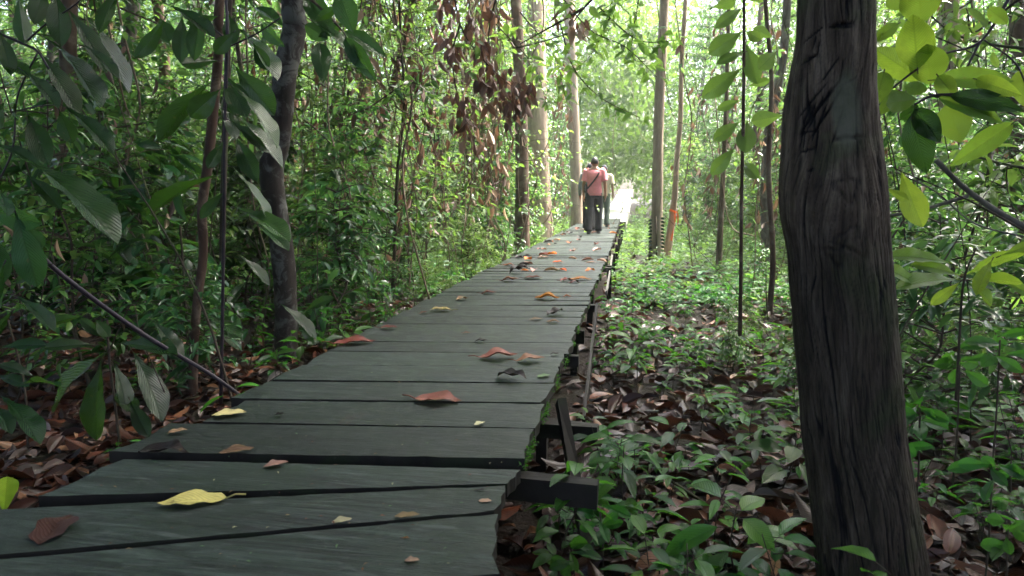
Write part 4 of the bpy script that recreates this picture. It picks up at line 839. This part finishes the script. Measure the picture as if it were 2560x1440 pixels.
# ------------------------------------------------------------------ seedlings on the floor
def seedling(seed, H, n, ll):
    g = np.random.default_rng(seed); root = empty('seedling'); st = MB(); fo = MB()
    st.tube([(0, 0, -.03), (.01, .0, H * .5), (g.normal() * .02, g.normal() * .02, H)], [.0022, .0018, .0012], 5); P0 = []; D = []
    for k in range(n):
        a = k * 2.4 + g.normal() * .3; z = H * (1 - .6 * (k / n)) ; r_ = .006 + ll * .25; P0.append((math.cos(a) * r_, math.sin(a) * r_, z)); D.append((math.cos(a), math.sin(a), g.uniform(-.25, .35)))
        st.tube([(0, 0, z - .008), P0[-1]], [.001, .0008], 4)
    fo.leaves(T_MID, P0, D, g.normal(size=(n, 3)) * .2 + (0, 0, 1), ll * (.7 + .6 * g.random(n)), ll * (.36 + .14 * g.random(n)), g.random(n))
    s_ = st.build('stem', M['stem'], root); f_ = fo.build('foliage', M['leaf_seed'], root); kid(root, s_, f_); return root, (s_, f_)
SD = [seedling(60, .16, 7, .075), seedling(61, .24, 10, .085), seedling(62, .10, 5, .06), seedling(63, .30, 12, .07), seedling(64, .20, 8, .10), seedling(65, .14, 9, .05)]
ud = [False] * 6; allsd = []; tries = 0
while len(allsd) < 11000 and tries < 90000:
    tries += 1
    y = 1.5 + 26 * random.random() ** 1.2; x = random.uniform(-1.0 * y, .6 * y)
    if y < 8 and random.random() < .55: continue
    if XL - .06 < x < XR + .06: continue
    if (x - .86) ** 2 + (y - 2.0) ** 2 < .04: continue
    pat = math.sin(x * 2.1 + y * 1.3) + math.sin(x * .9 - y * 2.3 + 2) + .6 * math.sin(5 * x + 3 * y)
    if x < -1 and y < 5 and random.random() < .75: continue
    if y < 8 and pat < random.uniform(-.9, 1.3): continue
    if y < 8 and random.random() < .2: continue
    allsd.append((x, y))
allsd.sort(key=lambda p: p[0] ** 2 + p[1] ** 2)
vis = [p for p in allsd if in_view(*p)]
for i, (x, y) in enumerate(vis[:290]):
    k = random.randrange(6); root = SD[k][0]; o = root if not ud[k] else copy_tree(root); ud[k] = True
    s = random.uniform(.6, 1.3) if random.random() < .8 else random.uniform(1.3, 1.6); o.location = (x, y, gzf(x, y)); o.rotation_euler = (random.uniform(-.25, .25), random.uniform(-.25, .25), random.uniform(0, 6.28)); o.scale = (s, s, s)
    side = 'left' if x < -1 else 'right'
    tag(o, 'small green seedling growing out of the leaf litter %s of the boardwalk' % side, 'seedling', 'seedlings in the litter %s of the boardwalk' % side)
# the rest as one mass, built from the same shapes
gm = MB()
for (x, y) in vis[290:]:
    n = random.randint(6, 11); H = random.uniform(.06, .34) * (1 if random.random() < .75 else 1.9); ll = random.uniform(.05, .12) * (1 + max(0, y - 8) * .03); a = rng.random(n) * 6.28; zz = H * (1 - .6 * rng.random(n)); z0 = gzf(x, y)
    sp2 = .01 + ll * .4
    p = np.stack([x + np.cos(a) * sp2, y + np.sin(a) * sp2, z0 + zz], 1); D = np.stack([np.cos(a), np.sin(a), rng.random(n) * .6 - .25], 1)
    gm.leaves(T_MID if y < 9 else T_LOW, p, D, rng.normal(size=(n, 3)) * .25 + (0, 0, 1), ll * (.7 + .6 * rng.random(n)), ll * (.38 + .14 * rng.random(n)), rng.random(n) * .7 + random.random() * .3, 0 if y < 7.5 + random.random() * 4 else 1)
    if y < 9: gm.tube([(x, y, z0 - .03), (x + random.uniform(-.02, .02), y, z0 + H)], [.002, .0012], 4, .1)
tag(gm.build('ground_cover', [M['leaf_seed'], M['leaf_lite']]), 'low green ground cover of countless seedlings beyond the nearest ones', 'ground cover', kind='stuff')
# ------------------------------------------------------------------ leaf litter
lb = MB()
for T, n in zip(T_DEAD, (6200, 5600, 5600, 3400)):
    y = .9 + 14 * rng.random(n) ** 1.5; x = rng.uniform(-1.12, .6, n) * (y + .6); k = ~((x > XL - .02) & (x < XR + .02) & (rng.random(n) < .75)); x, y = x[k], y[k]; n = len(x)
    a = rng.random(n) * 6.28; nz_ = rng.normal(size=(n, 3)) * .38 + (0, 0, 1)
    L = .045 + .15 * rng.random(n) ** 1.3; D = np.stack([np.cos(a), np.sin(a), rng.normal(size=n) * .22], 1)
    lb.leaves(T, np.stack([x, y, gz(x, y) + .012 + .03 * rng.random(n)], 1), D, nz_, L, L * (.35 + .25 * rng.random(n)), rng.random(n) ** 1.25)
tag(lb.build('leaf_litter', M['litter']), 'wet brown leaf litter covering the forest floor', 'leaf litter', kind='stuff')
# twigs in the litter
tb = MB()
for i in range(260):
    y = 1 + 9 * random.random() ** 1.3; x = random.uniform(-1.1, .58) * (y + .5)
    a = random.uniform(0, 6.28); L = random.uniform(.08, .5); z = gzf(x, y) + .02
    tb.tube(catmull([(x, y, z), (x + math.cos(a) * L * .5, y + math.sin(a) * L * .5, z + random.uniform(0, .04)), (x + math.cos(a + .2) * L, y + math.sin(a + .2) * L, z + random.uniform(-.01, .05))], 3), random.uniform(.0015, .006), 5)
tag(tb.build('twig_litter', M['stem']), 'thin broken twigs scattered in the leaf litter', 'twigs', kind='stuff')
# fine bare stems standing in the undergrowth
stm = MB()
for i in range(150):
    y = random.uniform(3.2, 14); x = random.uniform(-1.12, .6) * y
    if -2.0 < x < .4 + .1 * y: continue
    H = random.uniform(.8, 4.5); z = gzf(x, y); dx, dy = random.uniform(-1.3, 1.3), random.uniform(-.4, .4)
    stm.tube(catmull([(x, y, z - .05), (x + dx * .3 + random.uniform(-.08, .08), y, z + H * .4), (x + dx, y + dy, z + H)], 5), np.linspace(random.uniform(.003, .011), .002, 11), 5)
tag(stm.build('undergrowth_stems', M['stem']), 'tangle of thin bare stems standing in the undergrowth', 'stems', kind='stuff')
# fallen leaves lying on the boardwalk, one object each
cols = {'red': (.085, .026, .022), 'redbrown': (.20, .060, .028), 'brown': (.20, .085, .050), 'tan': (.30, .19, .10), 'yellow': (.50, .42, .14), 'cream': (.55, .50, .30), 'orange': (.55, .16, .02),
        'dark': (.022, .014, .014), 'pink': (.42, .24, .18), 'green': (.12, .22, .10), 'paleyellow': (.46, .38, .18)}
DM = {k: single(k + ' fallen leaf', v, .5) for k, v in cols.items()}
DL = [(140, 1327, 118, 70, 60, 'red', .35, 'wet dark red leaf with a hole near the lower left corner of the deck'), (482, 1258, 140, 36, 10, 'yellow', .2, 'long yellow leaf with a stalk on the nearest planks'),
      (592, 1131, 74, 44, 10, 'tan', .25, 'torn tan leaf near the left side of the second gap'), (690, 1165, 54, 18, 15, 'pink', .3, 'small pale pink leaf beside the torn tan leaf'), (573, 1039, 76, 26, 5, 'paleyellow', .2, 'ragged pale yellow leaf at the left edge of the deck'),
      (445, 1083, 42, 26, 20, 'tan', .4, 'small tan leaf at the left plank ends below the stick tip'), (408, 1135, 110, 46, 0, 'dark', .6, 'black shrivelled leaf on the left edge over the wide gap'), (886, 859, 98, 26, 8, 'redbrown', .35, 'rusty leaf at the left edge halfway down the deck'),
      (1246, 895, 96, 56, 5, 'brown', .6, 'large ribbed brown leaf arched on the right half of the deck'), (1326, 903, 72, 26, 5, 'brown', .5, 'smaller brown leaf with curved stalk next to the large ribbed leaf'), (1388, 888, 26, 20, 0, 'dark', .5, 'tiny dark leaf near the right plank ends'),
      (1280, 948, 84, 52, -20, 'dark', .7, 'dark crumpled leaf with upright points'), (1360, 942, 38, 24, 20, 'green', .2, 'single pale green leaf near the right edge'), (1094, 1003, 120, 30, -8, 'brown', .35, 'long flat brown leaf lying across a gap'),
      (1199, 1061, 32, 14, 25, 'cream', .3, 'small cream leaf right of the long brown leaf'), (855, 1306, 46, 40, 10, 'cream', .3, 'cream triangular leaf on the second nearest gap'), (1030, 1406, 36, 14, 0, 'pink', .4, 'pale curled leaf at the bottom of the deck'),
      (1018, 1293, 60, 16, 3, 'tan', .15, 'flat tan leaf on the nearest slanting gap'), (1213, 1255, 32, 18, 0, 'pink', .1, 'pinkish leaf fleck near the near right corner'), (1015, 1348, 16, 10, 0, 'redbrown', .6, 'tiny rusty leaf curl above the pale curled leaf'),
      (1368, 747, 62, 34, -5, 'orange', .7, 'bright orange leaf in the middle distance'), (1418, 743, 22, 18, 0, 'orange', .7, 'small orange leaf beside the bright orange one'), (1275, 703, 46, 22, 0, 'redbrown', .6, 'dark rusty leaf left of centre in the row of leaves'),
      (1296, 684, 52, 40, 20, 'dark', 1.3, 'dark leaf curled upright behind the row of leaves'), (1333, 697, 46, 18, 0, 'redbrown', .4, 'rust brown leaf next to the upright dark one'), (1415, 703, 34, 28, 20, 'redbrown', .8, 'dark orange curled leaf at the right of the row'),
      (1450, 700, 58, 16, -4, 'orange', .3, 'long orange brown leaf at the right of the row'), (1156, 750, 40, 22, 25, 'tan', .6, 'curled buff leaf on the left half of the deck'), (1222, 735, 40, 18, 0, 'redbrown', .5, 'rusty leaf left of the bright orange leaf'),
      (1060, 784, 22, 18, 20, 'redbrown', .5, 'small rusty leaf at the left edge'), (1102, 778, 54, 20, 6, 'yellow', .4, 'yellowish leaf beside the small rusty leaf'), (1388, 787, 54, 22, 25, 'dark', 1.0, 'black curled leaf standing up on the right half'),
      (1383, 806, 34, 20, 0, 'tan', .6, 'tan cupped leaf in front of the black curled leaf'), (1340, 800, 34, 14, 5, 'tan', .3, 'thin tan leaf left of the cupped leaf'), (1166, 834, 18, 16, 0, 'redbrown', .5, 'tiny rusty leaf in the middle of the deck'),
      (1203, 856, 34, 16, -6, 'dark', .6, 'small blackish leaf in the middle of the deck'), (971, 822, 46, 18, -4, 'redbrown', .3, 'reddish leaf at the left edge beyond the rusty leaf'), (1395, 657, 28, 12, 0, 'orange', .5, 'small orange leaf far along the deck'),
      (1478, 657, 28, 14, 0, 'pink', .3, 'pinkish leaf at the right far along the deck'), (1476, 678, 32, 22, 20, 'orange', .7, 'orange curled leaf near the right edge far along'), (1320, 643, 28, 12, 0, 'dark', .7, 'dark leaf at left far along the deck'),
      (1357, 646, 28, 10, 0, 'pink', .5, 'pale pinkish leaf beside the dark far leaf'), (700, 1041, 24, 16, 10, 'dark', .8, 'tiny dark curl left of the long brown leaf'), (1200, 1228, 30, 4, 4, 'dark', .1, None), (1272, 664, 30, 16, 0, 'redbrown', .6, 'reddish leaf on the left edge before the dark far leaf'),
      (1436, 708, 32, 14, 10, 'red', .6, 'dark red curled leaf in front of the orange row'), (1398, 676, 26, 10, 0, 'tan', .3, 'thin tan leaf far along the middle')]
def deck_leaf(px, py, lpx, wpx, ang, colr, curl, label, seed):
    g = random.Random(seed); c = G(px, py); dist = (c - CAMV).length; scl = dist / F
    L = lpx * scl; # picture ellipse back to the deck: across stays, depth is stretched
    fore = max(.16, CAMZ / dist); Wd = min(wpx * scl / fore * .75, L * .62)
    if curl > .5: Wd = min(Wd, L * .55)
    T = template(10, .06 + min(curl, .8) * .28, -.05, .012, 'oval', 3)
    v = T[0].copy(); v[:, 0] -= .5; v[:, 1] *= Wd / L
    v[:, 1] *= 1 + .18 * np.sin(v[:, 0] * 13 + seed) * (np.abs(T[0][:, 1]) > .1)
    v[:, 2] += curl * .11 * np.cos(v[:, 0] * 3.2) + curl * .06 * np.sin(v[:, 0] * 11 + seed)
    if curl > .9: v[:, 2] += np.clip(v[:, 0] - .05, 0, 1) ** 1.3 * curl * .5; 
    v *= L; v[:, 2] -= v[:, 2].min(); v[:, 2] += .003
    b = MB(); b.add(v, T[1], T[2], rng.random())
    if colr in ('yellow', 'brown', 'redbrown'):
        b.tube([(-L * .49, 0, v[0, 2]), (-L * .62, .01 * L, v[0, 2] + .05 * L), (-L * .78, .05 * L, .004 + .05 * L)], [L * .012 + .0005] * 3, 5)
    o = b.build('fallen_leaf', DM[colr]); o.location = c; o.rotation_euler = (0, 0, R(ang) + YAW + (math.pi if colr == 'yellow' else 0)); return o
for i, (px, py, l, w_, a, c_, cu, lab) in enumerate(DL):
    o = deck_leaf(px, py, l, w_, a * 1.6, c_, cu, lab, i); tag(o, lab or 'thin dark leaf sliver on the nearest planks', 'leaf', 'fallen leaves lying on the boardwalk')
for i in range(60):
    y = 7 + 17 * random.random() ** 1.1; x = random.uniform(XL + .08, XR - .08); c_ = random.choice(['orange', 'redbrown', 'pink', 'tan', 'dark', 'brown'])
    T = template(4, .5, .1, .02, 'oval', 1); v = T[0].copy() * (.14, .08, .12); v[:, 2] -= v[:, 2].min() - .004
    b = MB(); b.add(v, T[1], T[2], .5); o = b.build('fallen_leaf', DM[c_]); o.location = (x, y, 0); o.rotation_euler = (0, 0, random.uniform(0, 6.28)); s = random.uniform(.6, 1.3); o.scale = (s, s, s)
    tag(o, 'small %s dead leaf far along the boardwalk' % {'redbrown': 'rusty', 'pink': 'pinkish'}.get(c_, c_), 'leaf', 'small far leaves on the boardwalk')
for i in range(170):   # crumbs and bits on the near planks
    px, py = random.uniform(250, 1350), random.uniform(900, 1430); c = G(px, py)
    if not (XL + .05 < c.x < XR - .05): continue
    T = T_LOW; L = random.uniform(.006, .016); b = MB(); v = T[0] * (L, L * .4, L); v[:, 2] += .006
    b.add(v, T[1], T[2], .5); o = b.build('leaf_fragment', DM[random.choice(['tan', 'cream', 'redbrown', 'dark', 'green'])]); o.location = c; o.rotation_euler = (0, 0, random.uniform(0, 6.28))
    tag(o, 'tiny dry leaf fragment lying on the near planks', 'leaf fragment', 'leaf fragments on the near planks')
# ------------------------------------------------------------------ people
def skin_obj(name, verts, edges, radii, mat, parent, levels=2):
    me = bpy.data.meshes.new(name); me.from_pydata(verts, edges, []); me.materials.append(mat)
    o = bpy.data.objects.new(name, me); col.objects.link(o); o.parent = parent
    sk = o.modifiers.new('Skin', 'SKIN'); sk.use_smooth_shade = True
    if not me.skin_vertices: return o
    for i, r_ in enumerate(radii):
        rr = r_ if isinstance(r_, tuple) else (r_, r_)
        me.skin_vertices[0].data[i].radius = rr; me.skin_vertices[0].data[i].use_root = (i == 0)
    ss = o.modifiers.new('Sub', 'SUBSURF'); ss.levels = levels; ss.render_levels = levels
    return o
def loft(mb, rings, n=20, cap=True, mat=0):
    """rings: (cx,cy,cz,rx,ry)"""
    V = []
    for (cx, cy2, cz, rx, ry) in rings:
        for k in range(n):
            a = 2 * math.pi * k / n; V.append((cx + rx * math.copysign(abs(math.cos(a)) ** .85, math.cos(a)), cy2 + ry * math.copysign(abs(math.sin(a)) ** .85, math.sin(a)), cz))
    fs = [(i * n + k, i * n + (k + 1) % n, (i + 1) * n + (k + 1) % n, (i + 1) * n + k) for i in range(len(rings) - 1) for k in range(n)]
    if cap: fs += [tuple(range(n))[::-1], tuple((len(rings) - 1) * n + k for k in range(n))]
    mb.add(V, fs, None, .5, mat)
M['skin'] = plain('warm brown skin', (.30, .15, .09), .5, 20, .08)
M['hair'] = plain('black hair', (.012, .010, .010), .5, 120, .5)
def person(label, loc, H, yaw, shirt, trousers, longsleeve, hat, stride, sling=False, group='walkers on the boardwalk'):
    s = H / 1.72; root = empty('person', loc, yaw); tag(root, label, 'person', group)
    ls, rs_ = stride  # forward offset of left and right foot
    def J(x, y, z): return (x * s, y * s, z * s)
    kb = .05
    v = [J(0, 0, .96), J(0, .01, 1.12), J(0, 0, 1.30), J(0, -.005, 1.43), J(0, .01, 1.50), J(0, .02, 1.585), J(0, .02, 1.66),
         J(-.085, 0, .92), J(-.10, ls * .5 + kb * .4, .50), J(-.105, ls, .085), J(-.12, ls + .15, .03),
         J(.085, 0, .92), J(.10, rs_ * .5 + kb * .4, .50), J(.105, rs_, .085), J(.12, rs_ + .15, .03),
         J(-.17, 0, 1.405), J(-.235, -.02, 1.13), J(-.25, .06 - ls * .25, .90), J(-.245, .08 - ls * .3, .82),
         J(.17, 0, 1.405), J(.235, -.02, 1.13), J(.255, .06 - rs_ * .25, .90), J(.25, .08 - rs_ * .3, .82),
         J(0, .12, 1.575)]
    e = [(0, 1), (1, 2), (2, 3), (3, 4), (4, 5), (5, 6), (0, 7), (7, 8), (8, 9), (9, 10), (0, 11), (11, 12), (12, 13), (13, 14), (3, 15), (15, 16), (16, 17), (17, 18), (3, 19), (19, 20), (20, 21), (21, 22)]
    r_ = [(.13, .095), (.125, .085), (.145, .095), (.10, .07), (.052, .055), (.078, .092), (.062, .075), .085, .058, .038, (.04, .03), .085, .058, .038, (.04, .03), .058, .040, .027, .03, .058, .040, .027, .03]
    # fingers: five short chains in each hand
    for hi, sx_ in ((18, -1), (22, 1)):
        hx, hy, hz = v[hi]
        for k, (dy, ln) in enumerate([(-.026, .055), (-.009, .068), (.009, .074), (.026, .066)]):
            i0 = len(v); v += [(hx + sx_ * .002, hy + dy * s, hz - .03 * s), (hx - sx_ * .004, hy + dy * s * 1.1 + .006, hz - (.03 + ln * .55) * s), (hx - sx_ * .014, hy + dy * s * 1.1 + .012, hz - (.03 + ln) * s)]
            e += [(hi, i0), (i0, i0 + 1), (i0 + 1, i0 + 2)]; r_ += [.010, .009, .007]
        i0 = len(v); v += [(hx - sx_ * .012, hy + .035 * s, hz + .0), (hx - sx_ * .022, hy + .052 * s, hz - .03 * s)]; e += [(hi, i0), (i0, i0 + 1)]; r_ += [.011, .009]
    v = [q for i, q in enumerate(v) if i != 23]; e = [tuple(a - 1 if a > 23 else a for a in q) for q in e]
    r_ = [tuple(a * s for a in q) if isinstance(q, tuple) else q * s for q in r_]
    skin_obj('body', v, e, r_, M['skin'], root)
    # ears and nose
    mb = MB()
    for sx_ in (-1, 1): loft(mb, [(sx_ * .078 * s, .02 * s, z * s, .012 * s, .018 * s * f) for z, f in ((1.555, .3), (1.57, .9), (1.60, 1.1), (1.615, .4))], 8)
    mb.build('ear', M['skin'], root)
    # shirt
    mb = MB()
    rg = [(0, .0, .86, .170, .118), (0, 0, .90, .172, .120), (0, 0, 1.0, .165, .115), (0, 0, 1.12, .166, .115), (0, -.005, 1.25, .185, .122), (0, -.005, 1.34, .200, .118), (0, 0, 1.405, .190, .098), (0, .005, 1.445, .125, .078), (0, .012, 1.475, .072, .066)]
    fold = [rng.normal() * .004 for _ in rg]
    loft(mb, [(a * s, b * s, c * s, (d + f) * s, (e_ + f) * s) for (a, b, c, d, e_), f in zip(rg, fold)], 28)
    for sx_, hi in ((-1, 16), (1, 20)):
        sh = Vector(v[15 if sx_ < 0 else 19]); el = Vector(v[16 if sx_ < 0 else 20]); wr = Vector(v[17 if sx_ < 0 else 21])
        if longsleeve: pts_ = [sh + Vector((-sx_ * .04, 0, .0)), sh, el, wr]; rad = [.07 * s, .078 * s, .058 * s, .042 * s]
        else: pts_ = [sh + Vector((-sx_ * .04, 0, 0)), sh + Vector((sx_ * .01, 0, -.01)), sh.lerp(el, .5), sh.lerp(el, .82)]; rad = [.075 * s, .080 * s, .078 * s, .080 * s]
        mb.tube(catmull(pts_, 4), catmull([(q, 0, 0) for q in rad], 4)[:, 0], 14, .5, 0, .02)
    mb.build('shirt', shirt, root)
    # trousers
    mb = MB(); loft(mb, [(0, 0, z * s, a * s, b * s) for z, a, b in ((.80, .150, .100), (.86, .158, .108), (.93, .155, .106), (.99, .150, .10))], 24)
    for (h, k, f) in ((7, 8, 9), (11, 12, 13)):
        a, b, c = Vector(v[h]), Vector(v[k]), Vector(v[f]); c = c + Vector((0, -.01, -.02))
        mb.tube(catmull([tuple(a), tuple(a.lerp(b, .5)), tuple(b), tuple(b.lerp(c, .5)), tuple(c)], 5), catmull([(q * s, 0, 0) for q in (.098, .094, .080, .078, .078)], 5)[:, 0], 16, .5, 0, .018)
    mb.build('trousers', trousers, root)
    for f in (9, 13):
        q = v[f]; mb = MB(); loft(mb, [(q[0], q[1] + .05 * s, z * s, a * s, b * s) for z, a, b in ((.0, .045, .135), (.02, .050, .140), (.05, .046, .12), (.08, .040, .07))], 16); mb.build('shoe', M['shoe'], root)
    # hair / cap
    mb = MB(); hc = (0, .018 * s, 1.60 * s)
    n = 14; rings = []
    for i in range(9):
        t = i / 8; z = 1.565 + (1.725 - 1.565) * t; rr = math.sqrt(max(.0, 1 - ((z - 1.60) / .127) ** 2)); rings.append((0, (.005 if t < .4 else .012) * s, z * s, max(.004, .086 * rr) * s, max(.005, (.080 + .02 * min(1, t * 2)) * rr) * s))
    loft(mb, rings, 22); 
    if hat: mb.box((0, .13 * s, 1.64 * s), .14 * s, .09 * s, .008 * s)
    mb.build('cap' if hat else 'hair', hat or M['hair'], root)
    if sling:
        # strap from right shoulder across the back to the left hip, and the small bag
        mb = MB(); pts_ = []; prs = [(.10, -.005, 1.452), (.115, -.085, 1.40), (.07, -.130, 1.30), (.0, -.134, 1.20), (-.08, -.128, 1.10), (-.15, -.095, 1.02)]
        pc = catmull([tuple(q * s for q in p) for p in prs], 5); wv = .016 * s; V = []
        for q in pc: V += [(q[0] - wv * .6, q[1], q[2] + wv), (q[0] + wv * .6, q[1], q[2] - wv), (q[0] - wv * .6, q[1] + .006, q[2] + wv), (q[0] + wv * .6, q[1] + .006, q[2] - wv)]
        mb.add(V, [f for i in range(len(pc) - 1) for f in ((i * 4, i * 4 + 1, i * 4 + 5, i * 4 + 4), (i * 4 + 2, i * 4 + 6, i * 4 + 7, i * 4 + 3), (i * 4, i * 4 + 4, i * 4 + 6, i * 4 + 2), (i * 4 + 1, i * 4 + 3, i * 4 + 7, i * 4 + 5))])
        bag = empty('sling_bag', loc, yaw); tag(bag, 'small black sling bag with a strap across the back of the pink shirt', 'bag')
        mb.build('strap', M['black'], bag); mb = MB(); loft(mb, [(-.185 * s, .0, z * s, a * s, b * s) for z, a, b in ((.92, .03, .06), (.94, .045, .09), (1.03, .045, .095), (1.10, .035, .08), (1.115, .02, .06))], 16); mb.build('pouch', M['black'], bag)
    return root
M['pink'] = plain('pink cotton', (.72, .24, .27), .9, 14, .12, .01); M['blacktr'] = plain('black trousers', (.022, .022, .028), .85, 14, .3, .01)
M['greysh'] = plain('blue grey cotton', (.15, .19, .22), .9, 14, .15, .01); M['beige'] = plain('beige cotton', (.46, .40, .28), .9, 14, .12, .01)
M['greentr'] = plain('green trousers', (.05, .075, .055), .85, 14, .2, .01); M['shoe'] = plain('grey rubber shoe', (.05, .045, .05), .6, 20, .2)
M['black'] = plain('black nylon', (.012, .012, .014), .6, 30, .3); M['cap'] = plain('dark cap', (.02, .024, .035), .8, 30, .2)
pm = G(1484, 584); person('person walking away in pink T-shirt and black trousers', (pm.x, pm.y, 0), 1.68, .03, M['pink'], M['blacktr'], False, None, (-.16, .16), True)
pm = G(1473, 576); person('person in blue grey long sleeves and dark cap, half hidden behind the pink shirt', (pm.x, pm.y, 0), 1.62, 0, M['greysh'], M['blacktr'], True, M['cap'], (.14, -.14))
pm = G(1508, 567); person('person in a beige shirt, green trousers and dark cap walking ahead on the right', (pm.x, pm.y, 0), 1.66, 0, M['beige'], M['greentr'], False, M['cap'], (.12, -.16))

# ------------------------------------------------------------------ haze: the pale added haze between the trees
mb = MB(); mb.box((0, 45, 6.5), 260, 130, 17.5, 0)  # volume added to imitate the overexposed glow far along the walk
hz = bpy.data.materials.new('added haze'); hz.use_nodes = True; t = hz.node_tree; t.nodes.clear()
out = t.nodes.new("ShaderNodeOutputMaterial"); pv = t.nodes.new("ShaderNodeVolumePrincipled"); pv.inputs['Color'].default_value = (.95, .97, .96, 1); pv.inputs['Density'].default_value = .0012; pv.inputs['Anisotropy'].default_value = .3
t.links.new(pv.outputs[0], out.inputs['Volume']); tag(mb.build('haze', hz, smooth=False), 'pale added haze filling the forest', 'haze', kind='stuff')
